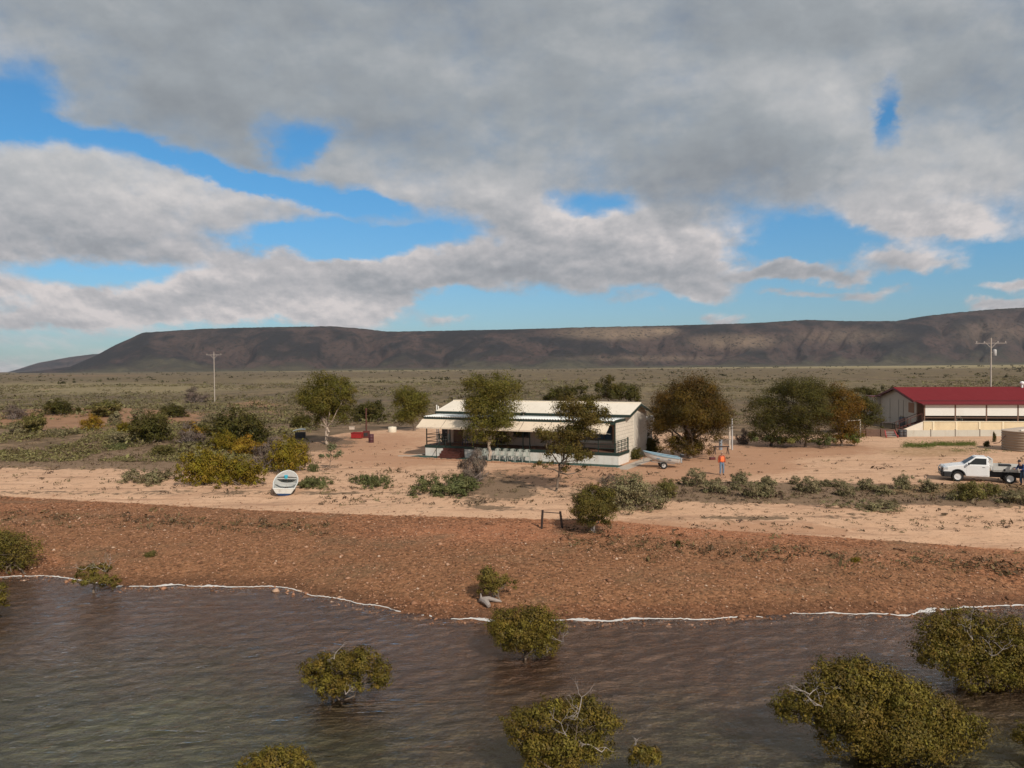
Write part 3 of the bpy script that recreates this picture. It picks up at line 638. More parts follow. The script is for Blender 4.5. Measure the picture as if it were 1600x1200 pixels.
T6b = tree('thicket_tree', (1258, 699), [(1250, 615, 32, 24), (1282, 618, 26, 22), (1262, 650, 38, 36, -.8), (1250, 678, 30, 22), (1275, 685, 30, 14)], 'darkg', 38000, 0.115, 'tallest dark tree in the middle of the thicket', group='trees of the thicket by the red-roofed shed', trunk=.15, fork=.3)
T6c = tree('thicket_tree', (1315, 697), [(1305, 618, 26, 18), (1325, 640, 24, 28), (1300, 655, 30, 34, -.8), (1322, 675, 24, 22), (1308, 686, 30, 12)], 'rust', 34000, 0.115, 'rusty orange tinged tree toward the right of the thicket', group='trees of the thicket by the red-roofed shed', trunk=.14, fork=.3)
T6d = tree('thicket_tree', (1352, 678), [(1352, 640, 20, 22), (1360, 660, 20, 18), (1340, 655, 18, 26)], 'darkg', 10000, 0.15, 'small dark tree between the thicket and the shed wall', group='trees of the thicket by the red-roofed shed', trunk=.12, fork=.35)
for args in [((1200, 699), [(1196, 688, 22, 10), (1215, 690, 16, 9)], 'lowg', 1800, 'low dark green shrub under the left of the thicket'), ((1240, 700), [(1238, 691, 24, 9)], 'olive', 1500, 'low olive shrub under the tallest thicket tree'),
             ((1290, 700), [(1290, 692, 22, 9)], 'lowg', 1500, 'low green shrub under the rusty thicket tree'), ((1335, 697), [(1330, 686, 22, 12), (1340, 690, 12, 8)], 'grass', 1800, 'bright green shrub at the right foot of the thicket')]:
    tree('shrub', args[0], args[1], args[2], args[3], 0.16, args[4], 'shrub', trunk=.04, group='undergrowth shrubs below the thicket')
T7 = [tree('far_tree', None, [(885, 615, 26, 11), (866, 619, 15, 9), (904, 612, 16, 10), (885, 626, 32, 10)], 'darkg', 9000, 0.2, 'low dark spreading tree behind the cream roof', base=Vector((PY(880, 640, 110).x, 110, gz(8, 110))), trunk=.14),
      tree('far_tree', None, [(948, 606, 22, 15), (972, 612, 24, 13), (960, 622, 38, 14)], 'darkg', 11000, 0.2, 'taller dark tree behind the gable end of the house', base=Vector((PY(958, 640, 105).x, 105, gz(14, 105))), trunk=.16),
      tree('far_tree', None, [(1360, 614, 24, 10), (1382, 612, 18, 8), (1362, 630, 24, 14)], 'darkg', 8000, 0.2, 'dark tree showing beyond the shed gable', base=Vector((PY(1365, 640, 125).x, 125, gz(58, 125))), trunk=.14)]
sap = tree('sapling', (516, 733), [(516, 703, 12, 12), (508, 714, 10, 9), (525, 712, 10, 10), (515, 690, 7, 6)], 'gum2', 900, 0.15, 'thin grey-green sapling standing alone in the yard', 'sapling', trunk=.035, fork=.4, clump=.4)
B5 = tree('coastal_bush', (928, 832), [(916, 785, 18, 20), (938, 778, 20, 18), (928, 798, 32, 18, -.4), (906, 806, 15, 13), (948, 800, 14, 14), (928, 764, 13, 9), (925, 816, 28, 10), (928, 790, 24, 20)], 'darkm', 34000, 0.07, 'dark olive bush beside the rusty frame on the bank', 'bush', trunk=.08, bark=DEAD, fork=.3, stems=2)

# ---- mangroves in the water
def mangrove(bpx, lst, count, size, label, dead=(), leaf='mangrove', trunk=.045, water=True, fork=.2, stems=3, fill=.4, clump=.3):
    B = PZ(bpx[0], bpx[1], 0.0) if water else P(*bpx)
    if water: B.z = max(gz(B.x, B.y), -1.0)
    root = empty('mangrove', B, 0, label, 'mangrove')
    bl = px_blobs(B, lst, B)
    me, cc = crown_mesh('crown', bl, int(count * 2.8), size * .68, 2.0, clump=clump * 1.15, fill=fill, per=75, low=-.9)
    link('crown', me, LEAF[leaf], root)
    mb = MB(); cen = sum((Vector(c) for c, r in bl), Vector()) / len(bl)
    for s_ in range(stems):
        a = random.uniform(0, 6.28); q_ = Vector((math.cos(a), math.sin(a) * .6, 0)) * (0.25 * s_)
        limbs(mb, q_ * 1.6 - Vector((0, 0, .1)), q_ + Vector((cen.x * .4, cen.y * .4, cen.z * fork)), bl[s_::stems] or bl[:1], trunk, cc, 30)
    mb.build('trunk', BARK, root, smooth=True)
    if dead:
        for (dx_, dy_, L_, k_) in dead:
            dm = MB(); c = PY(dx_, dy_, B.y - 0.5) - B; dead_twigs(dm, c, max(2, k_ - 2), L_ * .6, 0.013, 3, .1)
            dm.build('dead_branch', DEAD, root, smooth=True)
    return root
mangrove((530, 1092), [(495, 1045, 24, 14), (525, 1035, 30, 16), (565, 1030, 24, 18), (590, 1050, 20, 20), (510, 1068, 26, 14, -.3), (540, 1060, 34, 18, .3), (488, 1062, 18, 10), (515, 1080, 22, 10), (560, 1074, 24, 9), (592, 1068, 16, 10)], 8500, .085, 'mangrove with two pale bare twigs standing off the left shore', [(522, 1030, .55, 3), (540, 1085, .3, 3)])
mangrove((822, 1024), [(795, 970, 30, 20), (828, 965, 34, 18), (855, 985, 26, 22), (810, 992, 40, 20, -.3), (845, 1003, 34, 16), (785, 985, 20, 18), (800, 1006, 24, 10), (850, 1014, 26, 9)], 10500, .085, 'rounded mangrove right at the foam line below the driftwood', [(880, 1003, .45, 4), (855, 1020, .35, 3)])
mangrove((878, 1205), [(815, 1130, 30, 20), (855, 1115, 34, 20), (905, 1110, 36, 20), (940, 1130, 26, 22), (840, 1165, 34, 22), (885, 1165, 44, 30), (930, 1165, 30, 20), (860, 1190, 40, 16), (805, 1150, 20, 14)], 13000, .08, 'sprawling mangrove with bare grey branches at the bottom of the view', [(905, 1110, .7, 5), (885, 1150, .6, 4), (940, 1175, .5, 3)], fill=.5)
mangrove((1006, 1200), [(1000, 1178, 18, 12), (1018, 1180, 14, 12)], 1300, .08, 'tiny leafy mangrove next to the sprawling one', [(990, 1165, .25, 2)], stems=1, trunk=.03)
mangrove((1372, 1178), [(1300, 1060, 40, 26), (1345, 1060, 44, 26), (1260, 1100, 40, 22), (1320, 1100, 60, 34), (1390, 1090, 54, 30), (1440, 1110, 50, 30), (1490, 1140, 44, 26), (1400, 1140, 70, 34), (1330, 1145, 50, 24), (1450, 1160, 60, 20), (1235, 1112, 28, 16), (1380, 1168, 50, 14)], 34000, .09, 'largest broad mangrove, off the right shore', [(1285, 1105, .8, 6), (1400, 1140, .5, 5), (1265, 1085, .5, 3)], trunk=.1)
mangrove((1520, 1070), [(1465, 985, 34, 24), (1510, 975, 40, 20), (1560, 985, 40, 22), (1500, 1020, 50, 28), (1570, 1030, 50, 30), (1465, 1020, 34, 24), (1530, 1055, 50, 20), (1610, 1010, 40, 30), (1600, 1055, 50, 22)], 22000, .088, 'wide mangrove behind the largest one near the right foam line', [(1550, 1025, .8, 7), (1520, 1000, .6, 4)], trunk=.09)
mangrove((430, 1225), [(400, 1192, 26, 18), (435, 1185, 34, 16), (465, 1195, 24, 16), (430, 1205, 50, 20)], 5000, .078, 'mangrove top poking in at the bottom left of centre')
mangrove((147, 926), [(128, 897, 18, 9), (148, 890, 20, 9), (170, 908, 16, 10), (145, 905, 26, 8)], 1700, .11, 'small spindly mangrove in the shallows near the left corner', [(165, 893, .8, 5), (130, 890, .4, 3)], leaf='mangrove2', stems=1, fork=.5, trunk=.06)
mangrove((18, 893), [(8, 850, 28, 22), (35, 860, 24, 22), (20, 878, 34, 14), (-20, 860, 30, 30)], 7500, .11, 'dense dark mangrove on the bank at the far left', leaf='mangrove2', water=False)
mangrove((-6, 962), [(-14, 930, 22, 18), (-4, 945, 12, 12)], 1500, .1, 'mangrove branch tips reaching in below the dense bank mangrove')
mangrove((770, 938), [(760, 895, 14, 14), (772, 905, 18, 14), (790, 912, 16, 10), (765, 920, 20, 10)], 1700, .1, 'small mangrove on the stones above the driftwood', leaf='mangrove2', water=False, stems=2, trunk=.05)
mangrove((1612, 1180), [(1608, 1150, 18, 18), (1625, 1160, 20, 20)], 1500, .085, 'mangrove edge just showing at the bottom right corner')

# ---- shrubs: one of each kind is built, the rest are copies of it
def shrub_proto(kind, leaf, count, size, shape, seed, twig=0, aspect=2.2, name='shrub', stem=True):
    rg = np.random.default_rng(seed); bl = []
    if shape == 'dome':
        for k in range(7):
            a = rg.uniform(0, 6.28); r = rg.uniform(.1, .62) if k else 0; bl.append(((math.cos(a) * r * .75, math.sin(a) * r * .75, .42 - .25 * r + rg.uniform(-.05, .12)), (.36, .36, .34)))
        for k in range(6):
            a = k * 1.05 + rg.uniform(-.3, .3); r = rg.uniform(.35, .58); bl.append(((math.cos(a) * r, math.sin(a) * r, .12), (.3, .3, .18)))
    elif shape == 'mat':
        for k in range(9):
            a = rg.uniform(0, 6.28); r = rg.uniform(.2, .85); bl.append(((math.cos(a) * r, math.sin(a) * r * .8, .06 + rg.uniform(-.02, .08)), (.42, .36, .2)))
    else:
        for k in range(6):
            a = rg.uniform(0, 6.28); r = rg.uniform(.1, .5); bl.append(((math.cos(a) * r, math.sin(a) * r, .55 + rg.uniform(-.15, .25)), (.4, .4, .3)))
    V, Fc, t, h, cc = leaves(bl, count, size, aspect, rng=rg, clump=.30, fill=.3, per=60, low=-.9)
    V[:, 2] = np.maximum(V[:, 2], 0.0)
    w = (V[:, 0].max() - V[:, 0].min()) * .88; hh = np.percentile(V[:, 2], 99)
    me = mesh_np('foliage', V, Fc, {'tint': ('FACE', t), 'hue': ('FACE', h)})
    mb = MB()
    for k in range(twig or 9):
        c = cc[rg.integers(len(cc))]; p0 = Vector((rg.normal(0, .05), rg.normal(0, .05), -.06))
        mb.tube(wob(p0, c, 3, .07), [.022, .016, .011, .005], 4)
    return dict(me=me, mb=mb, w=w, h=hh, leaf=leaf, src=None, kind=kind)
PRO = {k: [shrub_proto(k, *a, seed=31 * i + hash_ + 5) for i in range(2)] for hash_, (k, a) in enumerate({
    'salt': ('salt', 3600, .066, 'dome'), 'mound': ('salt', 10000, .04, 'dome'), 'olive': ('olive', 6000, .055, 'dome'), 'dark': ('darkg', 9000, .048, 'dome'), 'lime': ('lime', 9000, .05, 'dome'),
    'gold': ('gold', 7000, .05, 'dome'), 'mat': ('lowg', 11000, .042, 'mat'), 'grey': ('salt', 9000, .042, 'mat')}.items())}
PRO['twig'] = [shrub_proto('twig', 'twig', 4200, .085, 'dome', 77, twig=70, aspect=7), shrub_proto('twig', 'twig', 4200, .085, 'dome', 78, twig=70, aspect=7)]
def shrub(px, base, w, h, kind, label, group=None, var=None):
    p = PRO[kind][(int(px) % 2) if var is None else var]; B = P(px, base); k = B.y / F
    sx = w * k / p['w'] * 1.08; sz = h * k / p['h'] * 1.12; sy = None
    if kind in ('mat', 'grey') and h > 13:
        f0, f1 = P(px, base).y, P(px, base - h * .72).y; B = P(px, base - h * .36); sy = min((f1 - f0) / p['w'] * 1.15, sx * 1.3); sz *= .50
    rz = random.uniform(-.5, .5) * (.3 if sy else 1) + (math.pi if random.random() < .5 else 0)
    sc = (sx, sy or sx * random.uniform(.8, 1.0), sz); B = B - Vector((0, 0, .04))
    if p['src'] is None:
        r = empty('shrub', B, rz, label, 'shrub', group); r.scale = sc
        link('foliage', p['me'], LEAF[p['leaf']], r); p['mb'].build('stem', BARK if kind != 'twig' else M('grey_twig', (0.20, 0.16, 0.14), .85), r)
        p['src'] = r; return r
    r = copy_thing(p['src'], B, rz, sc, label)
    if group: r['group'] = group
    elif 'group' in r: del r['group']
    return r
GL = 'scrub bushes on the dunes left of the yard'
for a in [
 (23, 655, 32, 20, 'twig', 'brownish grey twiggy bush on the far left dune'), (92, 648, 42, 22, 'dark', 'dark olive bush on the red dune near the left edge'),
 (122, 645, 9, 9, 'dark', 'tiny dark bush right of the dark olive dune bush'), (54, 675, 40, 26, 'olive', 'mid green bush below the red dune at far left'),
 (26, 678, 28, 16, 'salt', 'pale bush beside the mid green bush at far left'), (104, 687, 42, 20, 'grey', 'grey saltbush between the green bush and the golden one'),
 (144, 672, 36, 22, 'gold', 'rounded golden-brown bush on the left dune'), (168, 650, 52, 22, 'olive', 'broad olive bush behind the golden-brown one'),
 (181, 665, 32, 20, 'salt', 'pale green bush just right of the golden-brown one'), (193, 676, 24, 15, 'lime', 'small yellow-green bush in front of the dark left scrub'),
 (236, 691, 64, 40, 'dark', 'large dark olive bush in the middle of the left scrub'), (185, 693, 44, 17, 'salt', 'pale grey-green bush left of the large dark olive bush'),
 (189, 706, 38, 15, 'mat', 'low green mat bush on the brown litter'), (252, 712, 36, 15, 'olive', 'low olive bush alone on the pale sand tongue'),
 (272, 652, 42, 18, 'dark', 'dark bush on the skyline of the dune left of the pole'), (250, 663, 32, 17, 'olive', 'olive bush between the two dark dune bushes'),
 (296, 693, 44, 30, 'twig', 'grey twiggy bush below the yellow flowering bush'), (302, 682, 46, 20, 'gold', 'yellow flowering bush beside the largest dark green bush'),
 (370, 697, 98, 50, 'dark', 'largest dark green bush of the left scrub'), (352, 704, 42, 28, 'lime', 'green bush at the foot of the largest dark green bush'),
 (306, 629, 36, 22, 'twig', 'brown round bush out on the plain beside the left power pole'), (302, 699, 26, 9, 'salt', 'small pale saltbush under the twiggy bush'),
 (316, 757, 72, 50, 'lime', 'tall yellow-olive bush at the beach edge left of the dinghy'), (376, 758, 78, 38, 'lime', 'lime green bush nearest the beach left of the dinghy'),
 (388, 712, 60, 28, 'gold', 'yellow topped bush behind the lime green bushes'), (421, 733, 48, 46, 'twig', 'grey bare-stemmed bush between the yellow bushes'),
 (450, 737, 60, 48, 'lime', 'olive yellow bush behind the dinghy'), (330, 742, 34, 30, 'gold', 'yellow clump leaning on the tall yellow-olive bush'),
 (248, 763, 86, 34, 'grey', 'spreading grey-green saltbush on the sand left of the lime bushes'), (494, 768, 46, 26, 'mat', 'green creeping bush right beside the dinghy'),
 (489, 737, 15, 12, 'mat', 'little green tuft between dinghy and sapling'), (470, 668, 32, 20, 'dark', 'dark bush behind the little metal-roofed hutch'),
 (218, 655, 30, 16, 'salt', 'pale bush between the broad olive bush and the dark dune bush'), (330, 662, 40, 14, 'salt', 'pale saltbush behind the largest dark green bush')]:
    shrub(*a, group=GL)
for a in [
 (577, 767, 68, 26, 'mat', 'green creeper patch on the sand below the sapling'), (696, 782, 108, 40, 'mat', 'biggest green creeper patch, on the beach below the steps'),
 (741, 752, 46, 44, 'twig', 'grey twiggy bush in front of the house steps'), (583, 658, 64, 28, 'dark', 'dark bush behind the chimney of the drum burner'),
 (988, 717, 27, 18, 'dark', 'small dark green bush at the gable wall, nearer the deck'), (1014, 708, 32, 26, 'dark', 'dark green bush at the rear corner of the gable wall'),
 (985, 795, 100, 50, 'mound', 'large grey-green bush mound behind the bush on the bank'), (958, 786, 52, 40, 'twig', 'grey twiggy part-dead bush left of the grey-green mound'), (1040, 776, 36, 25, 'olive', 'fresh green bush at the right end of the grey-green mound'),
 (1060, 853, 9, 10, 'dark', 'small dark green tuft alone on the right of the shingle'), (235, 868, 22, 7, 'olive', 'small green tuft on the left of the shingle'), (1338, 878, 16, 8, 'lime', 'yellow-green tuft at the right of the shingle'),
 (1355, 803, 108, 25, 'grey', 'wide low grey saltbush on the beach below the row'), (1553, 691, 7, 15, 'dark', 'thin dark plant left of the water tank'), (1543, 698, 11, 9, 'dark', 'low dark weed left of the water tank'),
 (1176, 688, 20, 12, 'olive', 'olive bush at the track end left of the thicket'), (1160, 694, 20, 22, 'twig', 'brown twiggy bush behind the two poles')]:
    shrub(*a)
row = [(1086, 759, 36, 21), (1118, 769, 32, 17), (1159, 757, 32, 16), (1150, 766, 17, 10), (1176, 777, 28, 19), (1199, 776, 36, 23), (1198, 757, 20, 11), (1242, 757, 16, 11), (1264, 769, 32, 19), (1291, 760, 22, 9),
       (1308, 761, 24, 10), (1322, 775, 24, 16), (1354, 766, 28, 15), (1413, 764, 32, 18), (1449, 769, 30, 16), (1493, 780, 26, 11), (1515, 781, 46, 23), (1549, 774, 30, 15), (1590, 786, 46, 17), (1380, 772, 26, 12)]
row.sort()
ordw = ['first', 'second', 'third', 'fourth', 'fifth', 'sixth', 'seventh', 'eighth', 'ninth', 'tenth', 'eleventh', 'twelfth', 'thirteenth', 'fourteenth', 'fifteenth', 'sixteenth', 'seventeenth', 'eighteenth', 'nineteenth', 'twentieth']
for k, a in enumerate(row):
    kd = 'olive' if k in (17, 18) else 'salt'
    big = 'larger' if a[2] > 30 else ('small' if a[2] < 22 else 'middling')
    shrub(a[0], a[1], a[2] * 1.18, a[3] * 1.15, kd, f'{big} {"olive" if kd == "olive" else "grey-green"} bush, {ordw[k]} from the left in the row along the sand track', 'saltbushes in the row between track and beach')

# ---- scrub nobody could count
def tufts(name, label, mat, pts, size, leaf, per=9, flat_=.5, asp=2.4):
    pts = np.array(pts); c_ = len(pts); s_ = size * np.exp(RNG.normal(0, .4, c_)) if not hasattr(size, '__len__') else np.array(size)
    ct = np.clip(RNG.normal(.5, .25, c_), 0, 1)
    i = np.repeat(np.arange(c_), per); d = RNG.normal(size=(len(i), 3)) * .42; d[:, 2] = np.abs(d[:, 2]) * flat_ + .05
    p = pts[i] + d * s_[i][:, None]
    nrm = d + RNG.normal(size=d.shape) * .5 + np.array([0, 0, .35]); nrm /= np.linalg.norm(nrm, axis=1)[:, None]
    a = np.cross(nrm, RNG.normal(size=d.shape)); a /= np.linalg.norm(a, axis=1)[:, None]; b = np.cross(nrm, a)
    L = (leaf * s_[i] * np.exp(RNG.normal(0, .25, len(i))))[:, None]; w = L / asp
    V = np.stack([p - a * L * .5, p + b * w * .5, p + a * L * .5, p - b * w * .5], 1).reshape(-1, 3)
    t = np.clip(ct[i] + RNG.normal(0, .15, len(i)), 0, 1)
    me = mesh_np(name, V, np.arange(len(V)).reshape(-1, 4), {'tint': ('FACE', t), 'hue': ('FACE', ct[i])})
    return tag(link(name, me, mat), label, 'scrub', kind='stuff')
def region_pts(count, px0, px1, fy, dens=None):
    a = []
    while len(a) < count:
        px = random.uniform(px0, px1); py = fy(px)
        if py is not None: a.append((px, py))
    D = np.array([tuple(ray(*q)) for q in a]); z = np.full(count, 1.6)
    for k in range(22):
        t = (z - CAMZ) / D[:, 2]; z = z * 0.45 + hgt(D[:, 0] * t, D[:, 1] * t) * 0.55
    t = (z - CAMZ) / D[:, 2]; return list(zip(D[:, 0] * t, D[:, 1] * t, z))
rr_ = 80 + 360 * RNG.random(26000) ** 1.35; ss_ = RNG.uniform(-.8, .8, 26000); X_, Y_ = ss_ * rr_, rr_
k_ = fbm(X_ * .035, Y_ * .02, 4, 50) > .40 + .14 * RNG.random(26000)
A_, B_ = proj(X_, Y_, np.full_like(X_, 1.7))
k_ &= B_ < np.interp(A_, [0, 420, 470, 540, 660, 1020, 1350, 1600], [692, 696, 684, 668, 662, 664, 664, 650])
k_ &= ~((A_ > 1360) & (A_ < 1640) & (B_ > 605) & (Y_ < 125)); k_ &= ~((Y_ < 110) & (A_ > 640) & (A_ < 1030) & (B_ > 640))
pl = np.stack([X_[k_], Y_[k_], 0 * X_[k_]], 1)
pl = np.array(pl); pl[:, 2] = hgt(pl[:, 0], pl[:, 1]); sz = (.42 + .0011 * pl[:, 1]) * np.exp(RNG.normal(0, .45, len(pl)))
mixm = leaf_mat('plain_scrub_leaf', (0.066, 0.056, 0.030), (0.20, 0.168, 0.085), .1)
tufts('saltbush_scrub', 'low saltbush scrub dotting the whole plain', mixm, pl, sz, .42, 12)
fr_ = 420 + 2200 * RNG.random(1500) ** 1.6; fs_ = RNG.uniform(-.75, .8, 1500); fk = fbm(fs_ * 9, fr_ * .004, 3, 90) > .47
fp_ = np.stack([fs_[fk] * fr_[fk], fr_[fk], 0 * fr_[fk]], 1); fp_[:, 2] = hgt(fp_[:, 0], fp_[:, 1])
tufts('far_scrub', 'dark bushes scattered far out on the plain', leaf_mat('far_scrub_leaf', (0.030, 0.030, 0.012), (0.075, 0.066, 0.03), .05), fp_, (1.0 + fp_[:, 1] * .0011) * np.exp(RNG.normal(0, .35, len(fp_))), .6, 12)
lit = leaf_mat('dry_litter_leaf', (0.062, 0.043, 0.028), (0.20, 0.145, 0.085), .05)
def fyA(px): return random.gauss(709, 12) if px < 430 else None
def fyB(px): return random.gauss(771, 8)
def fyC(px): return random.uniform(735, 790)
def fyD(px): return random.gauss(np.interp(px, [900, 1100, 1600], [838, 858, 890]), 10)
tufts('dry_scrub', 'dry brown scrub and litter around the bushes', lit, region_pts(1500, -20, 440, fyA) + region_pts(900, 1060, 1620, fyB) + region_pts(700, 500, 1060, fyC) + region_pts(500, 1060, 1620, lambda p: random.uniform(705, 830)) + region_pts(260, -20, 440, lambda p: random.uniform(715, 780)) + region_pts(120, 440, 640, lambda p: random.uniform(690, 745)), .22, .5, 10, .35, 3)
tufts('olive_scrub', 'low olive scrub covering the dunes left of the yard', leaf_mat('dune_scrub_leaf', (0.075, 0.066, 0.026), (0.235, 0.200, 0.085), .1),
      [p for p in region_pts(6000, -30, 470, lambda p: random.uniform(622, 722)) if fbm(np.array(p[0] * .16), np.array(p[1] * .07), 3, 71) > .42], .46, .40, 14, .55, 2.6)
tufts('bank_weed', 'brown weed clumps along the upper shingle bank', leaf_mat('bank_weed_leaf', (0.060, 0.042, 0.022), (0.17, 0.115, 0.06), .05), region_pts(420, 880, 1620, fyD) + region_pts(260, -20, 520, lambda p: random.gauss(808 + p * .03, 7)), .26, .45, 10, .35, 3)
gp = region_pts(700, 1412, 1525, lambda p: 697 + random.gauss(0, 1.6) - (p > 1460) * 2) + region_pts(60, 1490, 1560, lambda p: random.gauss(705, 2))
tufts('grass', 'strip of green grass in front of the shed fence', LEAF['grass'], gp, .3, .26, 30, .7, 6)

#OBJECTS_BEGIN
# ------------------------------------------------------------------ homestead
def block_mat(name, col, line, bw=0.62, bh=0.3, rough=.75):
    if name in _mc: return _mc[name]
    mt, n = new_mat(name); co = n.new('ShaderNodeTexCoord').outputs['Object']
    s = n.new('ShaderNodeSeparateXYZ'); n.put(s.inputs[0], co); cb = n.new('ShaderNodeCombineXYZ'); n.put(cb.inputs[0], n.add(s.outputs[0], s.outputs[1])); n.put(cb.inputs[1], s.outputs[2])
    b = n.new('ShaderNodeTexBrick'); n.put(b.inputs['Vector'], cb.outputs[0]); b.offset = 0.5
    f = n.noise(co, 1.2, 6, .6)
    n.put(b.inputs['Color1'], col); n.put(b.inputs['Color2'], tuple(x * .93 for x in col)); n.put(b.inputs['Mortar'], line)
    b.inputs['Scale'].default_value = 1; b.inputs['Brick Width'].default_value = bw; b.inputs['Row Height'].default_value = bh; b.inputs['Mortar Size'].default_value = .014
    c = n.mix(n.mul(n.step(f, .42, .75), .35), b.outputs[0], tuple(x * .72 for x in col))
    finish(n, pr(n, c, rough, 0, .3, bump(n, b.outputs[1], -.5, .02))); _mc[name] = mt; return mt
def sheet_mat(name, col, axis_, pitch, rough=.45, dirt=None, metal=0.0):
    """painted sheet metal with ribs"""
    if name in _mc: return _mc[name]
    mt, n = new_mat(name); co = n.new('ShaderNodeTexCoord').outputs['Object']
    s = n.new('ShaderNodeSeparateXYZ'); n.put(s.inputs[0], co)
    w = n.math('SINE', n.mul(s.outputs[axis_], 2 * math.pi / pitch)); f = n.noise(co, .7, 7, .62)
    c = n.mix(f, tuple(x * .86 for x in col), tuple(min(1, x * 1.1) for x in col))
    if dirt: c = n.mix(n.mul(n.step(n.noise(n.mapping(co, scale=(1, .25, .25)), 2.0, 6, .65), .5, .75), .45), c, dirt)
    finish(n, pr(n, c, rough, metal, .12 if rough > .7 else .4, bump(n, w, .08, .02))); _mc[name] = mt; return mt
cream_roof = sheet_mat('cream_roof_sheet', (0.78, 0.70, 0.58), 0, .76, .5, (0.55, .46, .35))
white_sheet = sheet_mat('white_corrugated', (0.74, 0.76, 0.74), 0, .25, .45)
green_trim = M('dark_green_paint', (0.018, 0.035, 0.028), .55)
blockwall = block_mat('cream_block', (0.68, 0.61, 0.51), (0.33, .29, .24))
pinkwall = block_mat('veranda_wall', (0.62, 0.46, 0.37), (0.45, .33, .26), 1.2, 3)
skirtm = M('white_skirting', (0.70, 0.66, 0.60), .7, scale=2, dirt=(0.45, .33, .24), dirt_amt=.5)
deckm = M('deck_timber', (0.17, 0.085, 0.055), .7, var=.3)
stepm = M('red_brown_step', (0.085, 0.026, 0.018), .65, var=.25)
glass = M('dark_glass', (0.02, 0.025, 0.03), .08, var=.1, spec=.6)
blueglass = M('blue_glass', (0.05, 0.10, 0.19), .1, var=.5, scale=1.2, spec=.6)
framem = M('window_frame', (0.10, 0.085, 0.075), .5)
awnm = M('awning_canvas', (0.66, 0.55, 0.42), .8, var=.12, scale=1.5, dirt=(0.42, .31, .22), dirt_amt=.5)
HL = 18.3; HA = math.atan2(62.75 - 70.8, 8.42 + 8.02); ZG = 1.66
H = empty('homestead', (-8.02, 70.8, ZG), HA, 'long low homestead with cream roof, canvas awnings and raised front deck', 'house')
ex, ey, nx_, ny_ = math.cos(HA), math.sin(HA), -math.sin(HA), math.cos(HA)
def hu(px, v):
    s = (px - 800) / F; return (s * (70.8 + v * ny_) + 8.02 - v * nx_) / (ex - s * ey)
yz = lambda p, q, t: (t, p, q)
MB().prism([(2.9, 0), (9, 0), (9, 3.95), (5.95, 4.70), (2.9, 3.95)], 0, HL, yz).build('wall', blockwall, H)
MB().bx(0.02, HL - .1, 2.84, 2.896, 1.06, 3.75).build('veranda_wall', pinkwall, H)
MB().prism([(0.25, 0), (2.896, 0), (2.896, 3.80), (0.25, 3.60)], HL - .1, HL - .003, yz).build('end_panel', blockwall, H)
for v_ in (5.1, 8.93): MB().bx(HL, HL + .035, v_ - .06, v_ + .06, 0, 4.3 if v_ < 6 else 3.9).build('batten', M('pale_trim', (0.62, 0.58, 0.5), .6), H)
MB().bx(HL + .002, HL + .02, 5.16, 8.87, .1, 3.9).build('fibro_panel', M('weathered_panel', (0.54, 0.49, 0.42), .8, var=.25, scale=1.5, dirt=(.22, .2, .18), dirt_amt=.6), H)
# main roof: two skins meeting at the ridge
rf = MB()
for a, b in (((2.62, 4.02), (5.95, 4.86)), ((9.28, 4.02), (5.95, 4.86))):
    rf.prism([a, b, (b[0], b[1] - .05), (a[0], a[1] - .05)], -.5, HL + .42, yz)
rf_o = rf.build('roof', cream_roof, H)
MB().tube([(-.5, 5.95, 4.87), (HL + .42, 5.95, 4.87)], .07, 8).build('ridge_cap', M('ridge_cream', (0.70, .62, .50), .5), H)
gt = MB(); gt.bx(-.52, HL + .44, 2.50, 2.615, 3.80, 4.0); gt.build('gutter', green_trim, H)
for sx in (HL + .424, -.53):
    bg_ = MB()
    for a, b in (((2.62, 3.98), (5.95, 4.82)), ((9.28, 3.98), (5.95, 4.82))):
        bg_.prism([a, b, (b[0], b[1] - .22), (a[0], a[1] - .22)], sx, sx + .03, yz)
    bg_.build('barge_board', green_trim, H)
# veranda roof: real corrugations so that its front edge is scalloped
V_ = []; Fc = []; us = np.arange(-.1, HL + .05, .0417); k = len(us)
for (v_, z_) in ((-.14, 3.66), (2.72, 3.72)):
    for th in (0, .02): V_ += [(u, v_, z_ + .045 * math.sin(u * 2 * math.pi / .25) + th) for u in us]
for i in range(k - 1):
    Fc += [(i, i + 1, 2 * k + i + 1, 2 * k + i), (k + i, 3 * k + i, 3 * k + i + 1, k + i + 1), (i, k + i, k + i + 1, i + 1), (2 * k + i, 2 * k + i + 1, 3 * k + i + 1, 3 * k + i)]
link('veranda_roof', mesh_np('veranda_roof', V_, Fc, None, True), M('white_zinc', (0.68, .70, .68), .4, var=.12), H)
fz = MB(); fz.bx(-.1, HL + .02, -.05, 0, 3.32, 3.60); fz.bx(HL + .0, HL + .05, 0.0, 2.6, 3.50, 3.70); fz.bx(-.14, -.1, 0, 2.6, 3.50, 3.70); fz.build('fascia', green_trim, H)
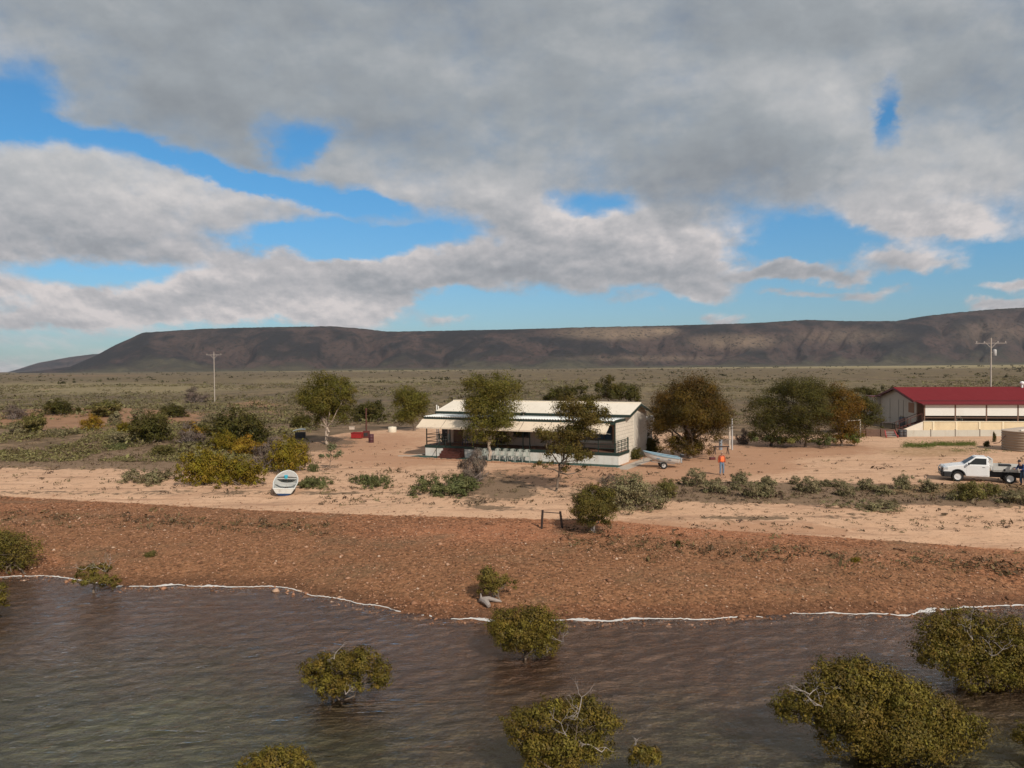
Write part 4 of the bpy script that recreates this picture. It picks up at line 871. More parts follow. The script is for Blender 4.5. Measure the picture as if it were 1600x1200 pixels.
# deck, skirting, steps
dk_ = MB()
for i in range(20): dk_.bx(-.05, HL + .25, .06 + i * .138, .06 + i * .138 + .13, .98, 1.03)
dk_.build('deck', deckm, H)
ds = MB(); ds.bx(-.08, HL + .30, -.02, .05, .80, 1.035); ds.bx(HL + .25, HL + .31, .05, 2.85, .80, 1.035); ds.bx(-.09, -.05, .05, 2.85, .80, 1.035); ds.build('deck_edge', green_trim, H)
for a, b in ((-.04, 2.0), (4.1, HL + .22)):
    sk = MB()
    w_ = (b - a) / max(1, round((b - a) / 2.4)); x = a
    while x < b - .1: sk.bx(x, x + w_ - .012, .012, .035, 0, .80); x += w_
    sk.build('skirting', skirtm, H)
sk = MB(); sk.bx(HL + .215, HL + .235, .05, 2.85, 0, .80); sk.build('skirting', skirtm, H)
sp_ = MB()
for i in range(4): sp_.bx(2.05, 4.05, -.32 * (i + 1), -.32 * i - .003, 0, .84 - .21 * i)
sp_.build('steps', stepm, H)
for u in (.06, 2.55, 5.0, 7.4, 9.9, hu(827, .1), 14.8, HL - .06): MB().bx(u - .04, u + .04, .06, .14, 1.03, 3.5).build('post', green_trim, H)
def rail(p, q_):
    for z_ in (1.35, 1.68, 2.0): rl.bar((*p, z_), (*q_, z_), .045)
rl = MB(); rail((.06, .1), (1.95, .1)); rail((.0, .1), (.0, 2.7)); rl.bar((1.95, .1, 1.03), (1.95, .1, 2.05), .05); rl.bar((1.95, -1.3, 0), (1.95, -1.3, .95), .05); rl.bar((1.95, -1.3, .93), (1.95, .1, 1.98), .045); rl.build('railing', green_trim, H)
rl = MB(); rail((13.2, .1), (HL + .2, .1)); rail((HL + .2, .1), (HL + .2, 2.7))
for u in (13.2, 14.4, 15.6, 16.8, HL + .2): rl.bar((u, .1, 1.03), (u, .1, 2.05), .05)
for v_ in (1.0, 1.9): rl.bar((HL + .2, v_, 1.03), (HL + .2, v_, 2.02), .04)
rl.bar((HL + .2, 2.75, 1.03), (HL + .2, 2.75, 2.1), .10);
rl.build('railing', green_trim, H)
for i in range(7):
    a, b = -.3 + 2.6 * i, -.3 + 2.6 * (i + 1) - .045
    if i == 6: b = HL - .4
    aw = MB(); k = 6
    secs = []
    for j in range(k + 1):
        t = j / k; v_ = -.07 - 1.0 * t; z_ = 3.42 - .64 * t - .03 * math.sin(math.pi * t)
        secs.append([(a, v_, z_), (b, v_, z_), (b, v_ - .005, z_ - .02), (a, v_ - .005, z_ - .02)])
    aw.loft(secs, closed=True); aw.bx(a, b, -1.095, -1.08, 2.64, 2.76)
    ao = aw.build('awning', awnm, H)
    fr_ = MB()
    for u in (a + .03, b - .03): fr_.tube([(u, .0, 2.55), (u, -1.05, 2.70)], .018, 5)
    fr_.tube([(a, -1.075, 2.745), (b, -1.075, 2.745)], .022, 6); fr_.build('awning_frame', M('pale_metal', (.6, .58, .54), .4, .4), ao)
def window(px0, px1, z0, z1, gm, cols=2, rows=1, v_=2.84):
    a, b = hu(px0, v_), hu(px1, v_); fr_ = MB()
    for u in np.linspace(a, b, cols + 1): fr_.bx(u - .03, u + .03, v_ - .05, v_ - .004, z0, z1)
    for z_ in np.linspace(z0, z1, rows + 1): fr_.bx(a + .03, b - .03, v_ - .045, v_ - .006, z_ - .03, z_ + .03)
    o = MB().bx(a, b, v_ - .02, v_ - .002, z0, z1).build('window', gm, H); fr_.build('frame', framem, o); return o
window(802, 826, 1.75, 3.0, glass, 2, 2); window(896, 956, 1.80, 2.95, blueglass, 5, 2); window(756, 788, 1.1, 3.1, glass, 2, 1)
MB().bx(hu(896, 2.84), hu(956, 2.84), 2.80, 2.836, 1.5, 1.74).build('window_sill', M('white_sill', (.66, .63, .58), .6), H)
dr = MB().bx(hu(690.5, 2.84), hu(698, 2.84), 2.78, 2.836, 1.05, 3.1).build('door', M('dark_door', (.03, .025, .025), .5), H)
MB().box((hu(697, 2.84), 2.76, 2.0), (.04, .04, .12)).build('handle', M('pale_metal', (.6, .58, .54), .4, .4), dr)
MB().bx(hu(708, 2.84), hu(722, 2.84), 2.79, 2.836, 1.05, 3.05).build('screen_door', M('brown_door', (.16, .07, .05), .6), H)
for du, top in ((-.75, 4.55), (-.55, 4.45)): MB().tube([(du, 3.2, 0), (du, 3.2, top)], .055, 8).build('vent_pipe', M('pvc_white', (.7, .68, .65), .5), H)
an = MB().bx(HL - 4, HL - .12, 9.003, 11.4, 0, 3.1).build('annex', M('annex_wall', (.34, .30, .26), .8, var=.25), H)
MB().bx(HL - 4.1, HL + .05, 9.3, 11.6, 3.103, 3.3).build('annex_roof', M('annex_white', (.66, .64, .60), .6), an)
ac = MB().bx(HL + .02, HL + .5, 9.2, 9.9, 2.9, 3.5).build('cooler_unit', M('cooler_cream', (.66, .63, .57), .55), H)
at_ = MB().tube([(hu(819, 2.4), 2.2, 3.5), (hu(819, 2.4), 2.2, 4.0)], .03, 6)
at_.lathe([(.02, 0), (.2, .04), (.26, .1)], 14, (hu(819, 2.4), 2.2, 4.0)); at_.build('dish_aerial', M('dish_grey', (.35, .3, .27), .6), H)
# ground works round the house
def local_patch(pts, z, h, name, mat, label, root=H, kind='structure'):
    mb = MB().prism(pts, z, z + h, lambda p, q_, t: (p, q_, t)); o = mb.build(name, mat)
    o.matrix_world = Matrix.Translation(root.location) @ Matrix.Rotation(root.rotation_euler[2], 4, 'Z'); return tag(o, label, None, None, kind)
local_patch([(-.9, -2.0), (HL + .6, -2.0), (HL + .6, .0), (-.9, .0)], -.12, .16, 'pavement', M('green_turf_mat', (0.025, .060, .048), .9, var=.35, scale=6), 'dark green matting strip along the foot of the deck')
kb = MB(); x = -1.0
while x < HL + .8:
    w_ = random.uniform(.25, .5); kb.box((x + w_ / 2, -2.12 + random.uniform(-.04, .04), -.0 + random.uniform(-.03, .03)), (w_ - .03, .22, .26), random.uniform(-.08, .08)); x += w_
ko = kb.build('kerb', M('edging_stone', (.36, .21, .13), .9, var=.4, scale=2), bevel=.03); ko.matrix_world = Matrix.Translation(H.location) @ Matrix.Rotation(HA, 4, 'Z'); tag(ko, 'rough stone edging in front of the green matting', None, None, 'structure')
conc = M('concrete_path', (.40, .34, .28), .9, var=.2, scale=4)
local_patch([(HL + .6, -2.2), (HL + 1.7, -2.2), (HL + 1.9, 6), (HL + .9, 6)], -.10, .14, 'path', conc, 'pale concrete path beside the gable end of the house')
local_patch([(-2.2, -1.3), (-.95, -.9), (-.35, 2.5), (-.6, 2.7), (-1.2, -.5), (-2.3, -1.1)], -.10, .17, 'path', conc, 'pale concrete strip curving round the left end of the deck')

# ---- white plastic chairs
def chair(loc, rz, label, group, mat):
    r = empty('plastic_chair', loc, rz, label, 'chair', group)
    MB().prism([(-.25, -.24), (.25, -.24), (.22, .22), (-.22, .22)], .40, .44, lambda p, q_, t: (p, q_, t)).build('seat', mat, r, bevel=.015)
    bk = MB(); secs = []
    for j in range(9):
        a = rad(-78 + 156 * j / 8); secs.append((.25 * math.sin(a), .17 + .10 * math.cos(a), .80 + .13 * math.cos(a)))
    for j in range(8):
        p, q_ = Vector(secs[j]), Vector(secs[j + 1]); lo = lambda z: Vector((z.x * .92, z.y - .05, .44 if abs(z.x) < .2 else .44))
        if j % 2 == 0 or j in (3,): bk.loft([[lo(p), p, p + Vector((0, .02, 0)), lo(p) + Vector((0, .02, 0))], [lo(q_), q_, q_ + Vector((0, .02, 0)), lo(q_) + Vector((0, .02, 0))]], closed=True)
    bk.tube(secs, .022, 6); bk.build('backrest', mat, r, smooth=True)
    for sx in (-1, 1):
        MB().tube([(sx * .25, -.22, .64), (sx * .28, -.02, .65), (sx * .25, .19, .68)], .022, 6).build('armrest', mat, r, smooth=True)
        MB().tube([(sx * .28, -.28, 0), (sx * .25, -.22, .42), (sx * .25, -.22, .64)], [.028, .026, .02], 6).build('leg', mat, r, smooth=True)
        MB().tube([(sx * .26, .28, 0), (sx * .22, .21, .42)], [.028, .026], 6).build('leg', mat, r, smooth=True)
    return r
wplast = M('white_plastic', (.33, .35, .31), .5, var=.15, scale=8, dirt=(.3, .3, .25), dirt_amt=.5); dkplast = M('dark_plastic', (.06, .075, .085), .5)
Rz = Matrix.Rotation(HA, 4, 'Z'); hw = lambda u, v_, z_: Matrix.Translation(H.location) @ Rz @ Vector((u, v_, z_))
whichc = ['white plastic chair next to the tree trunk, first of the row on the matting', 'white plastic chair, second right of the tree trunk on the matting', 'white plastic chair in the middle of the row on the matting', 'white plastic chair, last but one of the row on the matting', 'white plastic chair at the right end of the row on the matting']
c0 = chair(hw(hu(776, -.8), -.8, .04), HA + rad(8), whichc[0], 'white chairs lined up on the matting', wplast)
for i, px in enumerate((787, 799, 811, 822)): copy_thing(c0, hw(hu(px, -.8), -.8, .04), HA + rad(random.uniform(-8, 16)), (1.08, 1.08, 1.1), whichc[i + 1])
c0.scale = (1.08, 1.08, 1.1)
for px, v_, lb in ((747, -.7, 'plastic chair on the matting left of the tree trunk, nearer the steps'), (757, -.9, 'plastic chair on the matting hard against the left of the tree trunk')):
    copy_thing(c0, hw(hu(px, v_), v_, .04), HA + rad(20), (1, 1, 1.05), lb)
for px, v_, rz, lb in ((688, 1.5, 60, 'white chair on the deck nearest the left railing'), (697, 1.3, -30, 'white chair on the deck beside the steps')):
    c = copy_thing(c0, hw(hu(px, v_), v_, 1.03), HA + rad(rz), (1, 1, 1), lb); c['group'] = 'white chairs on the deck'
chair(hw(hu(728, 1.0), 1.0, 1.03), HA, 'dark chair on the deck at the head of the steps', None, M('navy_plastic', (.02, .035, .09), .5)) 

# ------------------------------------------------------------------ red-roofed shed
redroof = sheet_mat('red_roof_sheet', (0.170, 0.016, 0.020), 0, .76, .8, (.20, .03, .035))
redtrim = M('dark_red_trim', (.10, .014, .016), .5); shedw = sheet_mat('shed_cladding', (.46, .39, .32), 1, .9, .6, (.36, .29, .22))
creamw = M('cream_render', (.66, .55, .36), .75, scale=1.2, dirt=(.5, .38, .24), dirt_amt=.4); pillar = M('cream_pillar', (.74, .65, .46), .7)
blind = M('pale_blind', (.68, .67, .63), .75, var=.06, scale=1.0, dirt=(.55, .52, .47), dirt_amt=.3)
brownm = M('shed_brown', (.17, .10, .07), .7, var=.25)
q_ = PY(1443, 673, 92.6); SA = rad(-10)
SH = empty('shed', (q_.x, q_.y, 1.66), SA, 'long shed with a red roof and pale veranda blinds', 'shed')
LS = 24.0
MB().prism([(2.6, 0), (17.4, 0), (17.4, 3.55), (10.0, 4.88), (2.6, 3.55)], 0, LS, yz).build('wall', shedw, SH)
MB().bx(0.1, LS, 2.54, 2.596, 1.1, 3.5).build('veranda_wall', brownm, SH)
def hipped(mb, z0, z1, y0, y1, ym, x0, xr, x1, th=.06):
    P_ = [(x0, y0, z0), (x1, y0, z0), (xr, ym, z1), (x0, ym, z1), (x1, y1, z0), (x0, y1, z0)]
    b = [Vector(p) - Vector((0, 0, th)) for p in P_]
    mb.add(P_ + b, [(0, 1, 2, 3), (3, 2, 4, 5), (1, 4, 2), (6, 9, 8, 7), (9, 11, 10, 8), (7, 8, 10), (0, 6, 7, 1), (5, 4, 10, 11), (1, 7, 10, 4), (0, 3, 9, 6), (3, 5, 11, 9)])
mb = MB(); hipped(mb, 3.62, 5.02, 2.1, 17.9, 10.0, -.5, 15.0, 24.6); mb.build('roof', redroof, SH)
for a, b in (((2.1, 3.58), (10.0, 4.98)), ((17.9, 3.58), (10.0, 4.98))): MB().prism([a, b, (b[0], b[1] - .26), (a[0], a[1] - .26)], -.55, -.505, yz).build('barge_board', redtrim, SH)
MB().bx(-.5, 24.6, 2.0, 2.09, 3.40, 3.60).build('fascia', redtrim, SH)
MB().prism([(-.35, 3.28), (2.55, 3.52), (2.55, 3.47), (-.35, 3.23)], -.25, LS, yz).build('veranda_roof', redroof, SH)
MB().bx(-.25, LS, -.42, -.355, 3.14, 3.29).build('gutter', redtrim, SH)
mb = MB(); mb.bx(0, LS, 0, .12, 0, 1.12); mb.build('veranda_base', creamw, SH)
MB().bx(-.05, LS, -.06, .16, 1.123, 1.19).build('coping', M('pale_coping', (.78, .72, .56), .6), SH)
for i in range(9): MB().bx(1.0 + i * 2.55, 1.2 + i * 2.55, -.05, -.003, 0, 1.12).build('pier', pillar, SH)
MB().bx(0.02, LS, .13, 2.53, .95, 1.1).build('veranda_floor', brownm, SH)
xs_ = [.1 + i * 3.42 for i in range(8)]
for i in range(7):
    a, b = xs_[i], xs_[i + 1]
    MB().bx(a + .09, b - .09, -.03, .0, 1.84, 3.22).build('blind', blind, SH)
for x in xs_: MB().bx(x - .06, x + .06, -.04, .08, 1.19, 3.22).build('post', brownm, SH)
MB().bx(0, LS, .0, .05, 1.55, 1.63).build('veranda_rail', brownm, SH)
sw = MB().bx(-.03, -.003, 3.3, 5.4, 1.95, 3.2).build('shutter', M('rusty_shutter', (.27, .13, .07), .75, var=.2), SH)
for y in (7.4, 9.3, 13.0): MB().bx(-.03, -.002, y - .05, y + .05, 0, 3.4).build('batten', M('grey_batten', (.22, .19, .17), .6), SH)
MB().prism([(0, 0), (-2.6, 0), (0, 1.12)], .0, .1, lambda p, q_, t: (p - .06, t, q_)).build('stair_wall', M('stair_white', (.70, .64, .54), .7), SH)
stt = MB()
for i in range(6): stt.bx(-.45 * (i + 1) - .06, -.45 * i - .07, .12, 1.3, 1.0 - .18 * i - .05, 1.0 - .18 * i)
stt.prism([(0, 1.0), (-2.7, -.0), (-2.7, .2), (0, 1.2)], 1.32, 1.38, lambda p, q_, t: (p, t, q_)); stt.build('stair', stepm, SH)
hr = MB()
for y in (.12, 1.35):
    hr.bar((-.1, y, 2.1), (-2.75, y, .95), .06)
    for x in (-.12, -1.4, -2.7): hr.bar((x, y, .1), (x, y, 2.1 + (x + .1) * .434), .05)
hr.build('handrail', stepm, SH)
MB().bx(-.9, 6, 17.43, 20.5, 0, 3.4).build('lean_to', shedw, SH)
MB().bx(-1.1, 6, 17.95, 20.8, 3.403, 3.5).build('lean_to_roof', redtrim, SH)
vm = MB().lathe([(.12, 0), (.12, .35), (.22, .45), (.26, .62), (.2, .78), (.05, .84)], 14, (14.9, 9.4, 4.9)); vm.build('roof_ventilator', M('vent_white', (.75, .75, .73), .5), SH)
shw = lambda u, v_, z_: Matrix.Translation(SH.location) @ Matrix.Rotation(SA, 4, 'Z') @ Vector((u, v_, z_))
c = copy_thing(c0, shw(4.15, .75, 1.1), SA + rad(180), (1.25, 1.25, 1.25), 'white chair looking over the shed veranda wall'); c['group'] = 'white chair on the shed veranda'; del c['group']
# low fence, retaining wall, odds and ends beside the shed
fp = P(1416, 682.5); fq = P(1570, 681.5); dv = fq - fp; fl = dv.length; fa = math.atan2(dv.y, dv.x)
FE = empty('low_fence', fp, fa, 'low pale sheet fence below the shed veranda', 'fence')
mb = MB(); x = 0
while x < fl: mb.bx(x + .05, min(x + 2.62, fl), -.015, .015, .0, .72); x += 2.67
mb.build('panel', sheet_mat('fence_sheet', (.50, .47, .40), 0, .3, .7, (.36, .3, .22)), FE)
for i in range(int(fl / 2.67) + 1): MB().bx(i * 2.67 - .04, i * 2.67 + .04, -.05, .05, -.1, .82).build('post', M('fence_post', (.20, .17, .14), .8), FE)
rp, rq = P(1347, 682), P(1415, 682); dv = rq - rp; ra = math.atan2(dv.y, dv.x)
RW = empty('retaining_wall', rp, ra, 'low dark brown timber retaining wall left of the pale fence', 'wall')
mb = MB()
for z_ in (.0, .27, .54): mb.bx(0, dv.length, -.06, .06, z_, z_ + .255)
mb.build('sleepers', M('sleeper', (.13, .075, .055), .85, var=.35), RW)
for x in (.4, 2.0, 3.6): MB().bx(x, x + .12, -.16, -.063, -.1, .9).build('post', M('sleeper', (.13, .075, .055), .85), RW)
p = P(1391, 683.5); RS = empty('loading_steps', p, ra, 'red framed metal steps leaning at the brown retaining wall', 'steps')
mb = MB()
for sx in (-.62, .62): mb.bar((sx, -.5, 0), (sx * .8, .15, .75), .1); mb.bar((sx, -.5, 0), (sx, -.5, .3), .08)
mb.build('frame', M('faded_red', (.30, .045, .04), .6), RS)
for i in range(3): MB().bx(-.52, .52, -.42 + .22 * i, -.2 + .22 * i, .15 + .2 * i, .2 + .2 * i).build('tread', M('tread_grey', (.32, .31, .30), .6), RS)
for px, lb in ((1407, 'dark drum left of the pale fence, nearer the red steps'), (1413, 'dark drum touching the left end of the pale fence')):
    p = P(px, 682.8); r = empty('drum', p, 0, lb, 'drum', 'dark drums by the pale fence')
    MB().lathe([(.25, 0), (.27, .02), (.27, .28), (.285, .3), (.27, .32), (.27, .58), (.285, .6), (.27, .62), (.27, .78), (.24, .8)], 18).build('barrel', M('drum_dark', (.05, .05, .055), .55, dirt=(.12, .06, .04)), r, smooth=True)
p = shw(-1.6, 8.0, 0)
for k, lb in ((0, 'grey gas bottle at the shed gable, nearer the stair'), (1, 'grey gas bottle at the shed gable, nearer the thicket')):
    r = empty('gas_bottle', shw(-.5, 5.9 + k * .9, 0), 0, lb, 'gas bottle', 'gas bottles at the shed gable')
    MB().lathe([(.2, 0), (.24, .05), (.24, 1.1), (.2, 1.25), (.08, 1.32)], 16).build('cylinder', M('bottle_grey', (.10, .10, .11), .5), r, smooth=True); MB().lathe([(.06, 1.32), (.06, 1.42), (.03, 1.45)], 10).build('valve', M('brass', (.3, .22, .1), .4, .7), r)
r = empty('trestle_table', shw(-3.0, 3.6, 0), SA, 'dark trestle table between the shed stair and the gas bottles', 'table')
MB().bx(-.8, .8, -.4, .4, .72, .77).build('tabletop', M('dark_top', (.07, .05, .045), .7), r)
for sx in (-.7, .7):
    for sy in (-.33, .33): MB().bx(sx - .03, sx + .03, sy - .03, sy + .03, 0, .72).build('leg', M('dark_top', (.07, .05, .045), .7), r)
# water tank
tc_ = PZ(1632, 708, 1.62); TKr = 2.3; tk = empty('water_tank', (tc_.x, tc_.y + TKr * .8, gz(tc_.x, tc_.y) - .02), 0, 'round beige corrugated water tank at the right edge', 'water tank')
pf = [(TKr - .05, 0)]
for i in range(35):
    z_ = .03 + i * .05; pf.append((TKr + .022 * math.sin(i * 1.3), z_))
pf.append((TKr - .02, 1.8)); MB().lathe(pf, 64).build('tank_wall', sheet_mat('tank_beige', (.31, .235, .17), 2, .152, .6, (.27, .2, .15)), tk, smooth=True)
MB().lathe([(TKr + .04, 1.78), (TKr + .04, 1.83), (.3, 2.2), (.05, 2.24)], 48).build('tank_roof', M('tank_roof', (.52, .42, .33), .55), tk)
MB().bar((-1.75, -1.2, 1.95), (.1, -1.3, 2.2), .22, .1).build('gutter_board', M('board_white', (.75, .70, .62), .6), tk)
MB().tube([(-TKr - .02, 0, 1.4), (-TKr - .5, .2, .7), (-TKr - .9, .4, .6)], .04, 6).build('inlet_pipe', brownm, tk)

# ------------------------------------------------------------------ poles
def power_pole(px, base, top, Y, label, trans=False):
    b = PY(px, base, Y); z0 = gz(b.x, b.y); t = PY(px, top, Y); h = t.z - z0
    r = empty('power_pole', (b.x, b.y, z0), 0, label, 'power pole')
    w = M('weathered_pole', (.38, .33, .285), .85, var=.3, scale=2)
    MB().tube([(0, 0, -.3), (0, 0, h * .5), (0, 0, h)], [.13, .11, .085], 10).build('pole', w, r, smooth=True)
    ca = MB().bx(-1.9, 1.9, -.05, .03, h - .60, h - .50) if not trans else MB().bx(-2.3, 2.3, -.03, .03, h - .80, h - .73)
    ca.build('crossarm', M('grey_arm', (.33, .29, .26), .8), r)
    for x in ((-1.75, 0, 1.75) if not trans else (-2.1, -1.0, 1.0, 2.1)):
        z_ = (h if x == 0 else h - (.46 if not trans else .7)); MB().lathe([(.04, 0), (.07, .05), (.045, .1), (.075, .15), (.04, .22)], 10, (x, -.02, z_)).build('insulator', M('porcelain', (.45, .40, .36), .3), r, smooth=True)
    br = MB()
    for s_ in (-1, 1): br.bar((s_ * .85, -.03, h - .65), (0, -.06, h - 1.5), .06)
    br.build('brace', M('grey_arm', (.33, .29, .26), .8), r)
    if trans:
        MB().lathe([(.2, 0), (.25, .06), (.25, .8), (.2, .9), (.08, .95)], 16, (.48, -.1, h - 2.6)).build('transformer', M('transformer_grey', (.42, .41, .40), .5), r, smooth=True)
        MB().bar((0, 0, h - 2.1), (.48, -.1, h - 2.1), .08).build('bracket', M('grey_arm', (.33, .29, .26), .8), r)
power_pole(335.5, 628, 551, 192, 'tall pale power pole standing on the plain')
power_pole(1548, 640, 528, 112, 'power pole with a grey transformer behind the red shed', True)

# yard poles and frames
def post(px, base, top, r, col, label, name='post', lean=0):
    p = P(px, base); h = (PY(px, top, p.y).z - p.z); root = empty(name, p, 0, label, 'post')
    MB().tube([(0, 0, -.1), (lean * .5, 0, h * .5), (lean, 0, h)], [r * 1.05, r, r * .95], 10).build('shaft', M(name + str(int(col[0] * 100)), col, .7, var=.25), root, smooth=True)
    MB().lathe([(r * 1.1, h - .01), (r * 1.15, h + .03), (r * .3, h + .05)], 10, (lean, 0, 0)).build('cap', M('pole_cap', (.3, .28, .26), .6), root); return root
post(1140, 701, 668, .09, (.55, .48, .40), 'shorter cream post beside the tall grey pole in the yard')
post(1144, 703, 655, .07, (.42, .41, .40), 'tall thin grey pole in the yard behind the man in orange', 'flag_pole')
post(1126, 703, 687, .16, (.22, .25, .29), 'stout blue-grey post under the right side of the big wattle', 'bollard')
def frame(pl, pr, hpx, col, r, label, name, lean=(0, 0), shrink=0):
    a, b = P(*pl), P(*pr); c = (a + b) / 2; ha = PY(pl[0], hpx[0], a.y).z - a.z; hb = PY(pr[0], hpx[1], b.y).z - b.z; c.z = min(a.z, b.z)
    root = empty(name, c, 0, label, 'frame'); mt_ = M(name + '_paint', col, .8, var=.35, scale=6, bmp=.3)
    ta, tb = a - c + Vector((lean[0], 0, ha)), b - c + Vector((lean[1], 0, hb))
    MB().tube([a - c - Vector((0, 0, .15)), ta], r, 8).build('post', mt_, root, smooth=True); MB().tube([b - c - Vector((0, 0, .15)), tb], r, 8).build('post', mt_, root, smooth=True)
    MB().tube([ta - Vector((0, 0, .1)), tb - Vector((0, 0, .1))], r * .4, 8).build('crossbar', mt_, root, smooth=True); return root
frame((846, 826), (879, 825), (797, 799), (.035, .022, .018), .06, 'rusty dark frame of two leaning posts and a bar on the bank', 'rusty_frame', (.07, -.12))
frame((1322, 684), (1344, 684), (656, 655), (.62, .58, .52), .06, 'white post frame at the right edge of the thicket', 'clothes_frame')
# left yard
def simple(name, px, base, rz, label, cat): return empty(name, P(px, base), rad(rz), label, cat)
r = simple('firewood_box', 558, 685, -6, 'bright red metal box left of the drum burner', 'box')
mb = MB(); mb.bx(-.6, .6, -.35, -.31, .05, .68); mb.bx(-.6, .6, .31, .35, .05, .68); mb.bx(-.6, -.56, -.31, .31, .05, .68); mb.bx(.56, .6, -.31, .31, .05, .68); mb.bx(-.56, .56, -.31, .31, .05, .1); mb.build('shell', M('bright_red', (.28, .016, .016), .5, var=.2, dirt=(.14, .03, .02)), r)
rim = MB(); rim.bx(-.64, .64, -.39, -.352, .6, .7); rim.bx(-.64, .64, .352, .39, .6, .7); rim.build('rim', M('red_rim', (.20, .02, .02), .5), r)
r = simple('drum_burner', 572.5, 684, 0, 'dark red incinerator with a tall thin rusty chimney', 'incinerator')
MB().bx(-.36, .36, -.35, .35, .0, .82).build('firebox', M('burnt_red', (.10, .022, .018), .75, var=.4), r, bevel=.03)
MB().lathe([(.09, .8), (.09, 1.6), (.085, 3.2), (.13, 3.22), (.13, 3.4)], 12).build('chimney', M('rust', (.09, .035, .025), .85, var=.4), r, smooth=True)
MB().bx(-.22, .22, -.375, -.352, .2, .6).build('door', M('black_iron', (.03, .025, .025), .6), r)
r = simple('drum', 580, 691.5, 0, 'maroon oil drum in front of the incinerator', 'drum')
MB().lathe([(.27, 0), (.29, .02), (.29, .3), (.305, .32), (.29, .34), (.29, .6), (.305, .62), (.29, .64), (.29, .9), (.27, .92), (.24, .9)], 20).build('barrel', M('maroon', (.075, .022, .03), .6, var=.35, dirt=(.1, .05, .035)), r, smooth=True)
r = simple('small_tank', 613, 675.5, 0, 'small round cream tank at the back of the yard', 'tank')
MB().lathe([(.5, 0), (.52, .05), (.52, .62), (.48, .68)], 24).build('tank_wall', M('cream_plastic', (.66, .60, .48), .6, var=.15), r, smooth=True); MB().lathe([(.15, .68), (.15, .74), (.05, .76)], 14).build('lid', M('cream_lid', (.5, .45, .36), .6), r)
r = simple('hutch', 469, 684, 12, 'little dark hutch under a curved pale metal roof', 'hutch')
MB().bx(-.55, .6, -.45, .45, 0, .62).build('body', M('hutch_dark', (.055, .05, .05), .8, var=.3), r)
secs = []
for j in range(9):
    t = j / 8; x = -.8 + 1.4 * t; z_ = .66 + .32 * math.sin(rad(20 + 100 * t)); secs.append([(x, -.6, z_), (x, .6, z_), (x, .6, z_ + .03), (x, -.6, z_ + .03)])
MB().loft(secs, closed=True).build('roof', M('hutch_roof', (.70, .74, .70), .4, .3), r)
r = simple('crate', 550, 671, 5, 'small cream crate in the scrub behind the red box', 'crate'); MB().bx(-.32, .32, -.25, .25, 0, .3).build('body', M('crate_cream', (.5, .4, .32), .8), r); MB().bx(-.35, .35, -.28, .28, .303, .35).build('lid', M('crate_lid', (.55, .45, .36), .8), r)
r = simple('sawhorse', 1127, 709.5, 4, 'dark timber sawhorse behind the man in orange', 'sawhorse')
MB().bx(-.75, .75, -.06, .06, .62, .74).build('beam', M('dark_timber', (.055, .035, .03), .8), r)
for sx in (-.62, .62):
    for sy in (-.28, .28): MB().bar((sx, sy, 0), (sx * .95, 0, .64), .06).build('leg', M('dark_timber', (.055, .035, .03), .8), r)
r = simple('toolbox', 1113, 718.5, 8, 'dark red toolbox on the ground left of the man in orange', 'toolbox')
MB().bx(-.24, .24, -.14, .14, 0, .24).build('body', M('tool_red', (.10, .02, .02), .5), r, bevel=.02); MB().tube([(-.14, 0, .24), (-.12, 0, .34), (.12, 0, .34), (.14, 0, .24)], .018, 6).build('handle', M('black_iron', (.03, .025, .025), .6), r)
# driftwood
B = P(764, 944); r = empty('driftwood', B, 0, 'bleached forked driftwood log lying below the small mangrove', 'driftwood')
mb = MB(); mb.tube([(-.38, .25, .05), (-.3, .1, .16), (-.1, -.15, .14), (.02, -.35, .04)], [.06, .11, .12, .08], 8); mb.tube([(-.3, .1, .16), (.0, .12, .2), (.3, .1, .12), (.5, .14, .06)], [.1, .09, .07, .03], 8); mb.tube([(-.3, .08, .16), (-.34, .2, .38)], [.06, .02], 6); mb.build('log', DEAD, r, smooth=True)

